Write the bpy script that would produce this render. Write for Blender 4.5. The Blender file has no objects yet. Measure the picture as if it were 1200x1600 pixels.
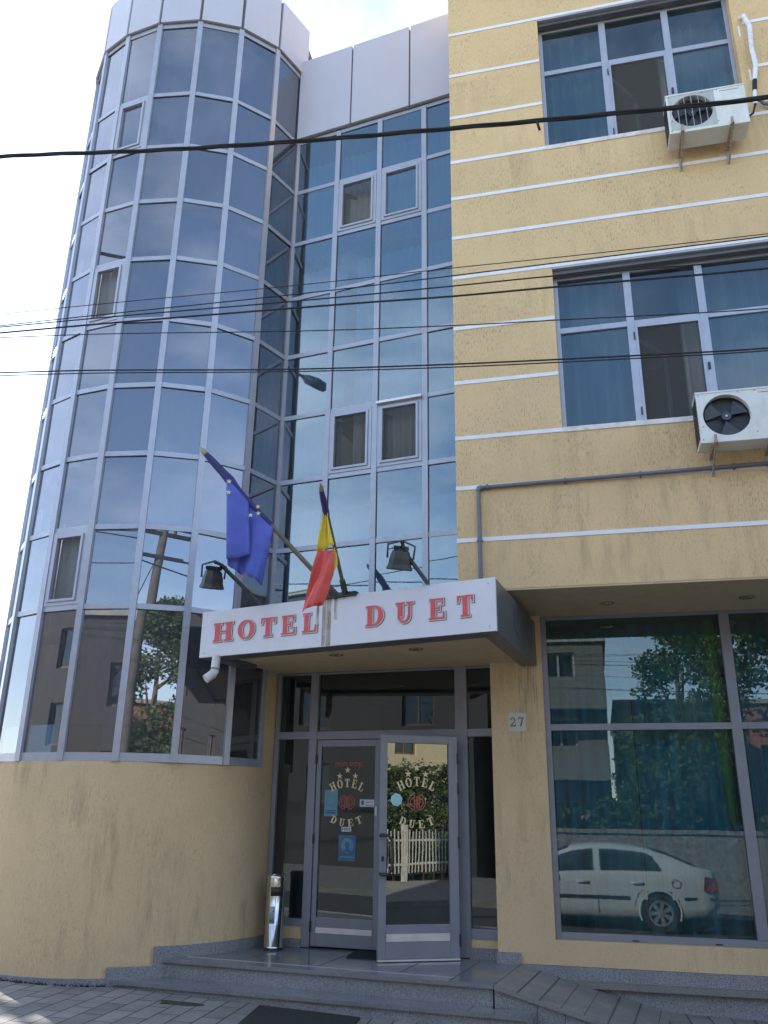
import bpy, math, random
from math import sin, cos, pi, radians, sqrt, atan2, hypot
from mathutils import Vector, Matrix
random.seed(7)
sc = bpy.context.scene
S = 1.2                    # metres per drawing unit
Z0 = 1.305                 # drawing height of the pavement below the eye
def W(p): return Vector((p[0]*S, p[1]*S, (p[2]+Z0)*S))

# ------------------------------------------------------------ camera
cd = bpy.data.cameras.new('camera'); cam = bpy.data.objects.new('camera', cd)
sc.collection.objects.link(cam); sc.camera = cam
cd.sensor_fit = 'VERTICAL'; cd.sensor_height = 24; cd.lens = 24*1318.6/1600
cd.clip_start = 0.05; cd.clip_end = 2000
cr = Vector((0.97234135, 0.23318797, 0.01325419)); cu = Vector((0.06684053, -0.33218656, 0.94084241)); cf = Vector((-0.223796, 0.91393406, 0.33858514))
M = Matrix((cr, cu, -cf)).transposed().to_4x4(); M.translation = W((0.96611815, -6.43178367, 0)); cam.matrix_world = M
# ------------------------------------------------------------ light
SUN_EL = radians(27); sx, sy = -0.803, 0.596
world = bpy.data.worlds.new('World'); sc.world = world; world.use_nodes = True
nt = world.node_tree; nt.nodes.clear()
out = nt.nodes.new('ShaderNodeOutputWorld'); bg = nt.nodes.new('ShaderNodeBackground'); bg.inputs['Strength'].default_value = 0.12
sky = nt.nodes.new('ShaderNodeTexSky'); sky.sky_type = 'NISHITA'; sky.sun_disc = False
sky.sun_elevation = SUN_EL; sky.sun_rotation = atan2(sx, sy); sky.dust_density = 0.15; sky.ozone_density = 1.5
tc = nt.nodes.new('ShaderNodeTexCoord'); mp = nt.nodes.new('ShaderNodeMapping'); mp.inputs['Scale'].default_value = (1.0, 1.0, 2.2)
nz = nt.nodes.new('ShaderNodeTexNoise'); nz.inputs['Scale'].default_value = 2.3; nz.inputs['Detail'].default_value = 7; nz.inputs['Roughness'].default_value = 0.58
ramp = nt.nodes.new('ShaderNodeValToRGB'); ramp.color_ramp.elements[0].position = 0.44; ramp.color_ramp.elements[1].position = 0.72
mix = nt.nodes.new('ShaderNodeMix'); mix.data_type = 'RGBA'
mul = nt.nodes.new('ShaderNodeMath'); mul.operation = 'MULTIPLY'; mul.inputs[1].default_value = 0.42
L = nt.links.new
L(tc.outputs['Generated'], mp.inputs['Vector']); L(mp.outputs[0], nz.inputs['Vector']); L(nz.outputs['Fac'], ramp.inputs[0])
L(ramp.outputs['Color'], mul.inputs[0]); L(mul.outputs[0], mix.inputs['Factor']); L(sky.outputs[0], mix.inputs['A']); mix.inputs['B'].default_value = (8.0, 8.3, 8.8, 1)
L(mix.outputs['Result'], bg.inputs['Color']); L(bg.outputs[0], out.inputs[0])
sl = bpy.data.lights.new('sun', 'SUN'); sl.energy = 4.5; sl.angle = radians(0.5); sl.color = (1, 0.93, 0.82)
so = bpy.data.objects.new('sun', sl); sc.collection.objects.link(so)
sv = Vector((sx*cos(SUN_EL), sy*cos(SUN_EL), sin(SUN_EL))); so.rotation_euler = sv.to_track_quat('Z', 'Y').to_euler(); so.location = (-20, 15, 20)
sc.view_settings.view_transform = 'Standard'; sc.view_settings.look = 'None'; sc.view_settings.gamma = 1
sc.view_settings.exposure = 2.05
sc.cycles.max_bounces = 9; sc.cycles.transparent_max_bounces = 24; sc.cycles.glossy_bounces = 5; sc.cycles.diffuse_bounces = 3

# ------------------------------------------------------------ materials
def nmat(name):
    m = bpy.data.materials.new(name); m.use_nodes = True; t = m.node_tree; t.nodes.clear()
    o = t.nodes.new('ShaderNodeOutputMaterial'); return m, t, o
def N(t, ty, **kw):
    n = t.nodes.new(ty)
    for k, v in kw.items():
        if k.startswith('i_'): n.inputs[k[2:].replace('_', ' ')].default_value = v
        else: setattr(n, k, v)
    return n
def noise(t, vec, scale, detail=4, rough=0.6, stretch=None):
    if stretch:
        m = N(t, 'ShaderNodeMapping'); m.inputs['Scale'].default_value = stretch; t.links.new(vec, m.inputs[0]); vec = m.outputs[0]
    n = N(t, 'ShaderNodeTexNoise'); n.inputs['Scale'].default_value = scale; n.inputs['Detail'].default_value = detail; n.inputs['Roughness'].default_value = rough
    t.links.new(vec, n.inputs['Vector']); return n.outputs['Fac']
def cr_(t, fac, p0, c0, p1, c1):
    r = N(t, 'ShaderNodeValToRGB'); e = r.color_ramp.elements
    e[0].position = p0; e[0].color = (*c0, 1) if len(c0) == 3 else c0; e[1].position = p1; e[1].color = (*c1, 1) if len(c1) == 3 else c1
    t.links.new(fac, r.inputs[0]); return r.outputs['Color']
def mixc(t, fac, a, b, mode='MIX'):
    m = N(t, 'ShaderNodeMix', data_type='RGBA', blend_type=mode)
    for k, v in (('Factor', fac), ('A', a), ('B', b)):
        if isinstance(v, (int, float)): m.inputs[k].default_value = v
        elif isinstance(v, tuple): m.inputs[k].default_value = (*v, 1)
        else: t.links.new(v, m.inputs[k])
    return m.outputs['Result']
def princ(name, col, rough=0.6, metal=0.0, var=0.08, vscale=6.0, bump=0.0, bscale=60.0, stretch=None, spec=0.5, dirt=0.0, dirtcol=(0.1, 0.08, 0.06), dstretch=(1, 1, .15)):
    m, t, o = nmat(name); b = N(t, 'ShaderNodeBsdfPrincipled'); t.links.new(b.outputs[0], o.inputs[0])
    tc = N(t, 'ShaderNodeTexCoord'); v = tc.outputs['Object']
    c0 = tuple(max(0, x*(1-var)) for x in col); c1 = tuple(min(1, x*(1+var)) for x in col)
    c = cr_(t, noise(t, v, vscale, stretch=stretch), 0.35, c0, 0.65, c1)
    if dirt > 0:
        d = cr_(t, noise(t, v, 5.0, 6, 0.65, dstretch), 0.52, (0, 0, 0), 0.75, (dirt, dirt, dirt))
        c = mixc(t, d, c, dirtcol)
    t.links.new(c, b.inputs['Base Color']); b.inputs['Metallic'].default_value = metal; b.inputs['Specular IOR Level'].default_value = spec
    r = N(t, 'ShaderNodeMapRange'); r.inputs['To Min'].default_value = max(0.02, rough*0.85); r.inputs['To Max'].default_value = min(1, rough*1.15)
    t.links.new(noise(t, v, vscale*2.3), r.inputs['Value']); t.links.new(r.outputs[0], b.inputs['Roughness'])
    if bump > 0:
        bp = N(t, 'ShaderNodeBump'); bp.inputs['Strength'].default_value = bump; bp.inputs['Distance'].default_value = 0.01
        t.links.new(noise(t, v, bscale, stretch=stretch), bp.inputs['Height']); t.links.new(bp.outputs[0], b.inputs['Normal'])
    return m
def plaster(name, col, soot, sills=(), sk=1.0):
    """rubbed 'bark beetle' plaster: short vertical scratches, patchy tone, soot runs"""
    m, t, o = nmat(name); b = N(t, 'ShaderNodeBsdfPrincipled'); t.links.new(b.outputs[0], o.inputs[0])
    v = N(t, 'ShaderNodeTexCoord').outputs['Object']
    patch = noise(t, v, 1.3, 5, 0.6)
    c = cr_(t, patch, 0.3, tuple(x*0.93 for x in col), 0.7, tuple(min(1, x*1.05) for x in col))
    grain = noise(t, v, 130, 3, 0.6, (1, 1, 0.45)); c = mixc(t, 1.0, c, cr_(t, grain, 0.3, (0.9, 0.9, 0.9), 0.7, (1.06, 1.06, 1.06)), 'MULTIPLY')
    scr = noise(t, v, 95, 3, 0.6, (1, 1, 0.2)); reg = noise(t, v, 2.1, 3, 0.6)
    s = cr_(t, scr, 0.53, (0, 0, 0), 0.64, (1, 1, 1)); rr = cr_(t, reg, 0.38, (0.12*sk,)*3, 0.62, (0.75*sk,)*3)
    sm = mixc(t, 1.0, s, rr, 'MULTIPLY')
    c = mixc(t, sm, c, tuple(x*0.50 for x in col))
    run = noise(t, v, 7.5, 6, 0.7, (1, 1, 0.16)); reg2 = noise(t, v, 0.75, 2, 0.5, (1, 1, 1.3)); sp = N(t, 'ShaderNodeSeparateXYZ'); t.links.new(v, sp.inputs[0])
    r1 = cr_(t, run, 0.48, (0, 0, 0), 0.72, (soot, soot, soot)); r2 = cr_(t, reg2, 0.45, (0, 0, 0), 0.62, (1, 1, 1))
    c = mixc(t, mixc(t, 1.0, r1, r2, 'MULTIPLY'), c, (0.20, 0.16, 0.10))
    for zt in sills:                                  # soot runs hanging below each sill
        m1 = N(t, 'ShaderNodeMapRange'); m1.inputs['From Min'].default_value = zt-.75; m1.inputs['From Max'].default_value = zt; m1.clamp = True
        m2 = N(t, 'ShaderNodeMath', operation='LESS_THAN'); m2.inputs[1].default_value = zt+.01; m3 = N(t, 'ShaderNodeMath', operation='MULTIPLY'); m4 = N(t, 'ShaderNodeMath', operation='MULTIPLY')
        t.links.new(sp.outputs['Z'], m1.inputs['Value']); t.links.new(sp.outputs['Z'], m2.inputs[0]); t.links.new(m1.outputs[0], m3.inputs[0]); t.links.new(m2.outputs[0], m3.inputs[1])
        rn = mixc(t, 1.0, cr_(t, noise(t, v, 11, 6, 0.75, (1, 1, 0.10)), 0.42, (0, 0, 0), 0.70, (0.62, 0.62, 0.62)), cr_(t, noise(t, v, 1.1, 3, 0.6, (1, 1, .2)), 0.42, (0.08, 0.08, 0.08), 0.62, (1, 1, 1)), 'MULTIPLY'); t.links.new(m3.outputs[0], m4.inputs[0]); t.links.new(rn, m4.inputs[1])
        c = mixc(t, m4.outputs[0], c, (0.24, 0.19, 0.12))
    t.links.new(c, b.inputs['Base Color']); b.inputs['Roughness'].default_value = 0.9; b.inputs['Specular IOR Level'].default_value = 0.2
    bp = N(t, 'ShaderNodeBump'); bp.inputs['Strength'].default_value = 0.5; bp.inputs['Distance'].default_value = 0.004
    ad = N(t, 'ShaderNodeMath', operation='SUBTRACT'); t.links.new(grain, ad.inputs[0]); t.links.new(s, ad.inputs[1])
    t.links.new(ad.outputs[0], bp.inputs['Height']); t.links.new(bp.outputs[0], b.inputs['Normal'])
    return m
def glassm(name, tint, refl, base=0.28, rtint=(0.8, 0.9, 1.0), wob=0.02):
    m, t, o = nmat(name)
    tr = N(t, 'ShaderNodeBsdfTransparent'); tr.inputs[0].default_value = (*tint, 1)
    gl = N(t, 'ShaderNodeBsdfGlossy'); gl.inputs['Roughness'].default_value = 0.0; gl.inputs['Color'].default_value = (*rtint, 1)
    lw = N(t, 'ShaderNodeFresnel'); lw.inputs['IOR'].default_value = 1.5
    mr = N(t, 'ShaderNodeMapRange'); mr.inputs['From Min'].default_value = 0.04; mr.inputs['From Max'].default_value = 1.0
    mr.inputs['To Min'].default_value = base; mr.inputs['To Max'].default_value = 1.0
    g = N(t, 'ShaderNodeNewGeometry'); inv = N(t, 'ShaderNodeMath', operation='SUBTRACT'); inv.inputs[0].default_value = 1
    mm = N(t, 'ShaderNodeMath', operation='MULTIPLY'); t.links.new(lw.outputs[0], mr.inputs['Value']); t.links.new(g.outputs['Backfacing'], inv.inputs[1])
    t.links.new(mr.outputs[0], mm.inputs[0]); t.links.new(inv.outputs[0], mm.inputs[1])
    v = N(t, 'ShaderNodeTexCoord').outputs['Object']
    bp = N(t, 'ShaderNodeBump'); bp.inputs['Strength'].default_value = wob; bp.inputs['Distance'].default_value = 0.05
    t.links.new(noise(t, v, 2.2, 1, 0.4), bp.inputs['Height']); t.links.new(bp.outputs[0], gl.inputs['Normal'])
    dif = N(t, 'ShaderNodeBsdfDiffuse'); dif.inputs[0].default_value = (0.35, 0.34, 0.33, 1)
    dm = N(t, 'ShaderNodeMixShader'); dfac = cr_(t, noise(t, v, 3.0, 6, 0.7, (1, 1, .3)), 0.3, (refl,)*3, 0.8, (refl+.09,)*3); t.links.new(dfac, dm.inputs[0])
    mx = N(t, 'ShaderNodeMixShader'); t.links.new(mm.outputs[0], mx.inputs[0]); t.links.new(tr.outputs[0], mx.inputs[1]); t.links.new(gl.outputs[0], mx.inputs[2])
    t.links.new(mx.outputs[0], dm.inputs[1]); t.links.new(dif.outputs[0], dm.inputs[2]); t.links.new(dm.outputs[0], o.inputs[0]); return m
def granite(name, base, lo, hi, rough, gloss=0.5, scale=220):
    m, t, o = nmat(name); b = N(t, 'ShaderNodeBsdfPrincipled'); t.links.new(b.outputs[0], o.inputs[0])
    v = N(t, 'ShaderNodeTexCoord').outputs['Object']
    vo = N(t, 'ShaderNodeTexVoronoi'); vo.inputs['Scale'].default_value = scale; t.links.new(v, vo.inputs['Vector'])
    c = cr_(t, vo.outputs['Color'], 0.2, lo, 0.8, hi); c = mixc(t, 0.35, c, base)
    c = mixc(t, cr_(t, noise(t, v, 2.5, 6, 0.65), 0.45, (0, 0, 0), 0.75, (0.45, 0.45, 0.45)), c, tuple(x*0.55 for x in base))
    c = mixc(t, cr_(t, noise(t, v, 6, 5, 0.7, (1, 1, .3)), 0.62, (0, 0, 0), 0.75, (0.35, 0.35, 0.35)), c, (0.42, 0.40, 0.37))
    t.links.new(c, b.inputs['Base Color'])
    t.links.new(cr_(t, noise(t, v, 4, 4), 0.3, (rough*0.7,)*3, 0.7, (rough*1.3,)*3), b.inputs['Roughness']); b.inputs['Specular IOR Level'].default_value = gloss
    return m
def paving(name):
    m, t, o = nmat(name); b = N(t, 'ShaderNodeBsdfPrincipled'); t.links.new(b.outputs[0], o.inputs[0])
    v = N(t, 'ShaderNodeTexCoord').outputs['Object']; mp = N(t, 'ShaderNodeMapping'); mp.inputs['Rotation'].default_value = (0, 0, radians(-93.3)); t.links.new(v, mp.inputs[0])
    br = N(t, 'ShaderNodeTexBrick'); br.offset = 0.5; t.links.new(mp.outputs[0], br.inputs['Vector'])
    for k, x in (('Scale', 1.0), ('Brick Width', 0.40), ('Row Height', 0.185), ('Mortar Size', 0.007), ('Mortar Smooth', 0.3), ('Bias', 0.0)): br.inputs[k].default_value = x
    br.inputs['Color1'].default_value = (0.175, 0.163, 0.153, 1); br.inputs['Color2'].default_value = (0.24, 0.226, 0.214, 1); br.inputs['Mortar'].default_value = (0.035, 0.033, 0.03, 1)
    c = mixc(t, 1.0, br.outputs['Color'], cr_(t, noise(t, v, 3, 6, 0.7), 0.3, (0.72, 0.72, 0.72), 0.7, (1.12, 1.12, 1.1)), 'MULTIPLY')
    c = mixc(t, 1.0, c, cr_(t, noise(t, v, 150, 3, 0.7), 0.3, (0.8, 0.8, 0.8), 0.7, (1.1, 1.1, 1.1)), 'MULTIPLY')
    t.links.new(c, b.inputs['Base Color']); b.inputs['Roughness'].default_value = 0.85
    bp = N(t, 'ShaderNodeBump'); bp.inputs['Strength'].default_value = 0.8; bp.inputs['Distance'].default_value = 0.006; bp.invert = True
    t.links.new(br.outputs['Fac'], bp.inputs['Height']); t.links.new(bp.outputs[0], b.inputs['Normal']); return m
def screenm(name, k=0.5, col=(0.05, 0.05, 0.05)):
    m, t, o = nmat(name); tr = N(t, 'ShaderNodeBsdfTransparent'); d = N(t, 'ShaderNodeBsdfDiffuse'); d.inputs[0].default_value = (*col, 1)
    mx = N(t, 'ShaderNodeMixShader'); t.links.new(tr.outputs[0], mx.inputs[1]); t.links.new(d.outputs[0], mx.inputs[2])
    v = N(t, 'ShaderNodeTexCoord').outputs['Object']
    t.links.new(cr_(t, noise(t, v, 400, 1), 0.3, (k-.08,)*3, 0.7, (k+.08,)*3), mx.inputs[0]); t.links.new(mx.outputs[0], o.inputs[0]); return m
def stainm(name, col):
    m, t, o = nmat(name); tr = N(t, 'ShaderNodeBsdfTransparent'); d = N(t, 'ShaderNodeBsdfDiffuse'); d.inputs[0].default_value = (*col, 1); mx = N(t, 'ShaderNodeMixShader')
    v = N(t, 'ShaderNodeTexCoord').outputs['Object']; t.links.new(cr_(t, noise(t, v, 14, 5, .7, (2, 2, .35)), 0.35, (0.02,)*3, 0.7, (0.5,)*3), mx.inputs[0])
    t.links.new(tr.outputs[0], mx.inputs[1]); t.links.new(d.outputs[0], mx.inputs[2]); t.links.new(mx.outputs[0], o.inputs[0]); return m
def leafm(name, a, b_):
    m, t, o = nmat(name); b = N(t, 'ShaderNodeBsdfPrincipled'); v = N(t, 'ShaderNodeTexCoord').outputs['Object']
    t.links.new(cr_(t, noise(t, v, 1.8, 5), 0.35, a, 0.65, b_), b.inputs['Base Color']); b.inputs['Roughness'].default_value = 0.6
    tl = N(t, 'ShaderNodeBsdfTranslucent'); tl.inputs[0].default_value = (*b_, 1); mx = N(t, 'ShaderNodeMixShader'); mx.inputs[0].default_value = 0.3
    t.links.new(b.outputs[0], mx.inputs[1]); t.links.new(tl.outputs[0], mx.inputs[2]); t.links.new(mx.outputs[0], o.inputs[0]); return m

YEL = (0.685, 0.478, 0.262)
mt = {
 'plaster': plaster('yellow_plaster', YEL, 0.42, (8.645, 5.165, 9.85, 3.6)), 'plaster2': plaster('yellow_plaster_smooth', (0.61, 0.45, 0.268), 0.5, (), 0.5),
 'band': princ('white_band_paint', (0.74, 0.72, 0.74), 0.8, var=0.04, dirt=0.10, bump=0.1, dstretch=(1, 1, 1)),
 'sill': princ('weathered_sill_paint', (0.66, 0.62, 0.58), 0.8, var=0.1, dirt=0.75, dirtcol=(0.25, 0.2, 0.15), dstretch=(1, 1, 1), bump=0.2),
 'alu': princ('silver_aluminium_frame', (0.36, 0.365, 0.42), 0.38, 0.35, 0.05, dirt=0.15, dirtcol=(0.2, 0.19, 0.19)),
 'aludark': princ('grey_door_aluminium', (0.215, 0.22, 0.255), 0.42, 0.2, 0.05, dirt=0.12),
 'gasket': princ('black_gasket', (0.02, 0.02, 0.022), 0.5),
 'clad': princ('lavender_cladding_panel', (0.45, 0.435, 0.50), 0.35, 0.0, 0.03, 1.2, dirt=0.06),
 'joint': princ('dark_panel_joint', (0.12, 0.11, 0.115), 0.7),
 'fascia': princ('white_sign_panel', (0.60, 0.59, 0.64), 0.3, 0.0, 0.02, dirt=0.10, dirtcol=(0.35, 0.31, 0.28)),
 'fascside': princ('dark_grey_fascia', (0.12, 0.12, 0.13), 0.38, 0.2, 0.06, dirt=0.25, dirtcol=(0.16, 0.14, 0.13)),
 'red': princ('faded_red_letter', (0.56, 0.075, 0.075), 0.45, var=0.1, vscale=20), 'lettrim': princ('letter_edge', (0.62, 0.60, 0.62), 0.4), 'letdark': princ('letter_dark_trim', (0.16, 0.09, 0.09), 0.6),  # letdark is the thin dark outline of the sign letters
 'gold': princ('gold_vinyl', (0.74, 0.58, 0.32), 0.5, var=0.05), 'redv': princ('red_vinyl', (0.40, 0.09, 0.07), 0.5),
 'gT': glassm('tower_glass', (0.36, 0.42, 0.50), 0.05, 0.205, (0.92, 0.92, 1.0), 0.006),
 'gB': glassm('curtain_wall_glass', (0.42, 0.56, 0.64), 0.015, 0.215, (0.80, 0.94, 1.0), 0.008),
 'gA': glassm('blue_window_glass', (0.37, 0.53, 0.57), 0.01, 0.10, (0.78, 0.92, 1.0), 0.008),
 'gG': glassm('shop_window_glass', (0.46, 0.66, 0.70), 0.0, 0.085, (0.78, 0.92, 1.0), 0.005),
 'gD': glassm('door_glass', (0.30, 0.40, 0.44), 0, 0.09, (0.82, 0.95, 1.0), 0.006),
 'gL': glassm('open_leaf_glass', (0.20, 0.24, 0.25), 0, 0.20, (0.95, 0.97, 0.90), 0.008),
 'screen': screenm('insect_screen', 0.34, (0.12, 0.115, 0.11)),
 'curt': princ('white_net_curtain', (0.68, 0.69, 0.72), 0.9, var=0.12, vscale=9, stretch=(1, 1, 0.1)), 'curtT': princ('teal_curtain', (0.27, 0.47, 0.52), 0.9, var=0.2, vscale=9, stretch=(1, 1, 0.1)),
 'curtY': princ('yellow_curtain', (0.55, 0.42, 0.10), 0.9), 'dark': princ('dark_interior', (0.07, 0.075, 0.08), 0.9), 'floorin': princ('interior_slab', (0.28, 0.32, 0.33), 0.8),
 'granite': granite('grey_granite', (0.20, 0.20, 0.215), (0.05, 0.05, 0.06), (0.40, 0.40, 0.42), 0.55), 'granpol': granite('polished_granite', (0.17, 0.17, 0.18), (0.08, 0.08, 0.085), (0.30, 0.30, 0.31), 0.16, 0.6, 300),
 'granramp': granite('worn_granite_tiles', (0.20, 0.19, 0.18), (0.10, 0.095, 0.09), (0.30, 0.285, 0.27), 0.4, 0.5, 260),
 'seam': princ('tile_joint', (0.085, 0.08, 0.078), 0.8), 'paving': paving('grey_pavers'),
 'asphalt': princ('asphalt', (0.055, 0.055, 0.058), 0.85, var=0.25, bump=0.5, bscale=150), 'concrete': princ('concrete', (0.33, 0.32, 0.30), 0.85, var=0.15, bump=0.3, dirt=0.3),
 'farpave': princ('worn_far_pavement', (0.17, 0.165, 0.155), 0.9, var=0.2, bump=0.3), 'earth': princ('garden_ground', (0.09, 0.10, 0.05), 0.95, var=0.4),
 'acw': princ('ac_white_enamel', (0.66, 0.65, 0.61), 0.4, var=0.04, dirt=0.35, dirtcol=(0.36, 0.30, 0.24), dstretch=(1, 1, .4)), 'acg': princ('ac_grey_plate', (0.42, 0.42, 0.39), 0.5, dirt=0.3, dirtcol=(0.2, 0.18, 0.15)),
 'acdark': princ('ac_dark_cavity', (0.018, 0.02, 0.024), 0.5), 'blade': princ('black_fan_blade', (0.035, 0.037, 0.045), 0.35), 'wire': princ('bright_wire', (0.42, 0.42, 0.40), 0.35, 0.6),
 'rust': princ('rusty_bracket', (0.34, 0.25, 0.19), 0.8, var=0.4, vscale=40, dirt=0.6, dirtcol=(0.18, 0.07, 0.03), dstretch=(1, 1, 1)), 'galv': princ('galvanised_bracket', (0.45, 0.46, 0.42), 0.5, 0.5, dirt=0.3),
 'cable': princ('black_cable', (0.035, 0.033, 0.034), 0.85, spec=0.2), 'pipe': princ('grey_pipe', (0.13, 0.135, 0.165), 0.45, dirt=0.3), 'pvc': princ('white_pvc', (0.62, 0.58, 0.55), 0.4, dirt=0.4, dirtcol=(0.3, 0.25, 0.2)),
 'hose': princ('white_wrapped_hose', (0.70, 0.70, 0.72), 0.8, var=0.15, vscale=25, bump=0.6, bscale=30),
 'blue': princ('blue_flag_cloth', (0.085, 0.11, 0.42), 0.75, var=0.12, vscale=5), 'navy': princ('navy_flag_cloth', (0.035, 0.03, 0.13), 0.8), 'yelf': princ('yellow_flag_cloth', (0.66, 0.50, 0.05), 0.75, var=0.1), 'redf': princ('red_flag_cloth', (0.62, 0.09, 0.075), 0.75, var=0.12, vscale=5),
 'star': princ('yellow_star_print', (0.66, 0.62, 0.25), 0.75), 'wood': princ('brown_flag_pole', (0.13, 0.095, 0.07), 0.5, var=0.2, dirt=0.3), 'finial': princ('pole_finial', (0.30, 0.27, 0.18), 0.5, 0.3),
 'black': princ('black_painted_metal', (0.028, 0.026, 0.026), 0.45, dirt=0.3, dirtcol=(0.12, 0.1, 0.08)), 'lens': princ('lamp_lens', (0.12, 0.12, 0.12), 0.1),
 'steel': princ('polished_steel', (0.62, 0.61, 0.60), 0.16, 1.0, 0.03, bump=0.05, bscale=8), 'mat': princ('black_rubber_mat', (0.015, 0.015, 0.016), 0.8, bump=0.8, bscale=120),
 'plate': princ('enamel_number_plate', (0.50, 0.50, 0.45), 0.4, dirt=0.2), 'numeral': princ('bronze_numeral', (0.17, 0.12, 0.05), 0.5),
 'paperw': princ('white_paper', (0.62, 0.63, 0.68), 0.6), 'paperb': princ('blue_poster', (0.05, 0.14, 0.24), 0.6, var=0.15), 'paperb2': princ('light_blue_print', (0.12, 0.27, 0.38), 0.6), 'mint': princ('mint_sticker', (0.34, 0.58, 0.62), 0.5), 'green': princ('green_print', (0.10, 0.28, 0.22), 0.6), 'ink': princ('dark_ink', (0.05, 0.07, 0.10), 0.6),
 'strip': princ('brushed_strip', (0.62, 0.61, 0.60), 0.3, 0.4), 'downl': princ('downlight_reflector', (0.6, 0.58, 0.55), 0.15, 0.9), 'moss': princ('dark_moss', (0.03, 0.033, 0.018), 0.95, var=0.4, vscale=30),
 'soffit': princ('tan_soffit', (0.52, 0.40, 0.24), 0.85, var=0.06, dirt=0.15, dstretch=(1, 1, 1)), 'stain2': stainm('ochre_run_stain', (0.42, 0.31, 0.17)), 'stain': stainm('brown_run_stain', (0.20, 0.13, 0.07)),
}

# ------------------------------------------------------------ mesh builder
class F:                                  # a vertical plane: origin, direction along it, outward normal
    def __init__(s, P, Q=None, d=None):
        s.P = P
        if Q is not None: l = hypot(Q[0]-P[0], Q[1]-P[1]); s.d = ((Q[0]-P[0])/l, (Q[1]-P[1])/l); s.L = l
        else: s.d = d; s.L = 0
        s.n = (s.d[1], -s.d[0])
    def pt(s, a, n, z): return (s.P[0]+a*s.d[0]+n*s.n[0], s.P[1]+a*s.d[1]+n*s.n[1], z)
FX = F((0, 0), d=(1, 0))                  # s = x, n = -y
class MB:
    def __init__(s): s.v = []; s.f = []; s.m = []; s.s = []
    def add(s, vs, fs, mi=0, smooth=False):
        b = len(s.v); s.v += [tuple(x) for x in vs]
        for f in fs: s.f.append([b+i for i in f]); s.m.append(mi); s.s.append(smooth)
        return s
    def hexa(s, p, mi=0): return s.add(p, [(0, 3, 2, 1), (4, 5, 6, 7), (0, 1, 5, 4), (1, 2, 6, 5), (2, 3, 7, 6), (3, 0, 4, 7)], mi)
    def box(s, x0, x1, y0, y1, z0, z1, mi=0): return s.hexa([(x0, y0, z0), (x1, y0, z0), (x1, y1, z0), (x0, y1, z0), (x0, y0, z1), (x1, y0, z1), (x1, y1, z1), (x0, y1, z1)], mi)
    def fb(s, f, s0, s1, n0, n1, z0, z1, mi=0, tilt=(0, 0)):      # n1 = outer face
        a, b = tilt
        return s.hexa([f.pt(s0, n1, z0), f.pt(s1, n1+a, z0), f.pt(s1, n0+a, z0), f.pt(s0, n0, z0), f.pt(s0, n1+b, z1), f.pt(s1, n1+a+b, z1), f.pt(s1, n0+a+b, z1), f.pt(s0, n0+b, z1)], mi)
    def prism(s, poly, z0, z1, mi=0, smooth=False):
        n = len(poly); zf0 = z0 if callable(z0) else (lambda x, y: z0); zf1 = z1 if callable(z1) else (lambda x, y: z1)
        vs = [(x, y, zf0(x, y)) for x, y in poly]+[(x, y, zf1(x, y)) for x, y in poly]
        s.add(vs, [tuple(range(n-1, -1, -1)), tuple(range(n, 2*n))], mi)
        return s.add(vs, [(i, (i+1) % n, n+(i+1) % n, n+i) for i in range(n)], mi, smooth)
    def fpoly(s, f, pts, n0, n1, mi=0, smooth=False):             # polygon in the plane (s,z) extruded along the normal
        k = len(pts); vs = [f.pt(a, n1, z) for a, z in pts]+[f.pt(a, n0, z) for a, z in pts]
        s.add(vs, [tuple(range(k)), tuple(range(2*k-1, k-1, -1))], mi)
        return s.add(vs, [(i, k+i, k+(i+1) % k, (i+1) % k) for i in range(k)], mi, smooth)
    def fring(s, f, cx, cz, ra, rb, ia, ib, n0, n1, mi=0, t0=0, t1=2*pi, k=28):
        vs = []; fs = []
        for i in range(k+1):
            t = t0+(t1-t0)*i/k; c, q = cos(t), sin(t)
            vs += [f.pt(cx+ra*c, n1, cz+rb*q), f.pt(cx+ia*c, n1, cz+ib*q), f.pt(cx+ra*c, n0, cz+rb*q), f.pt(cx+ia*c, n0, cz+ib*q)]
            if i:
                a = 4*(i-1); b = 4*i; fs += [(a, b, b+1, a+1), (a+2, a+3, b+3, b+2), (a, a+2, b+2, b), (a+1, b+1, b+3, a+3)]
        if t1-t0 < 2*pi-0.01: e = 4*k; fs += [(0, 1, 3, 2), (e, e+2, e+3, e+1)]
        return s.add(vs, fs, mi, False)
    def tube(s, pts, r, n=8, mi=0, cap=True, smooth=True):
        P = [Vector(p) for p in pts]; vs = []; fs = []; up = None
        for i, p in enumerate(P):
            d = (P[min(i+1, len(P)-1)]-P[max(i-1, 0)]).normalized()
            if up is None: up = Vector((0, 0, 1)) if abs(d.z) < 0.9 else Vector((1, 0, 0))
            a = d.cross(up).normalized(); up = a.cross(d).normalized()
            rr = r[i] if isinstance(r, (list, tuple)) else r
            for k in range(n): t = 2*pi*k/n; vs.append(p+a*cos(t)*rr+up*sin(t)*rr)
            if i:
                for k in range(n): fs.append(((i-1)*n+k, (i-1)*n+(k+1) % n, i*n+(k+1) % n, i*n+k))
        b = s.add(vs, fs, mi, smooth)
        if cap: s.add(vs[:n], [tuple(range(n-1, -1, -1))], mi); s.add(vs[-n:], [tuple(range(n))], mi)
        return b
    def beam(s, p, q, w, h, mi=0):
        p = Vector(p); q = Vector(q); d = (q-p).normalized(); u = Vector((0, 0, 1)) if abs(d.z) < 0.95 else Vector((0, 1, 0))
        a = d.cross(u).normalized()*w/2; b = a.cross(d).normalized()*h/2
        return s.hexa([p-a-b, p+a-b, p+a+b, p-a+b, q-a-b, q+a-b, q+a+b, q-a+b], mi)
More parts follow.
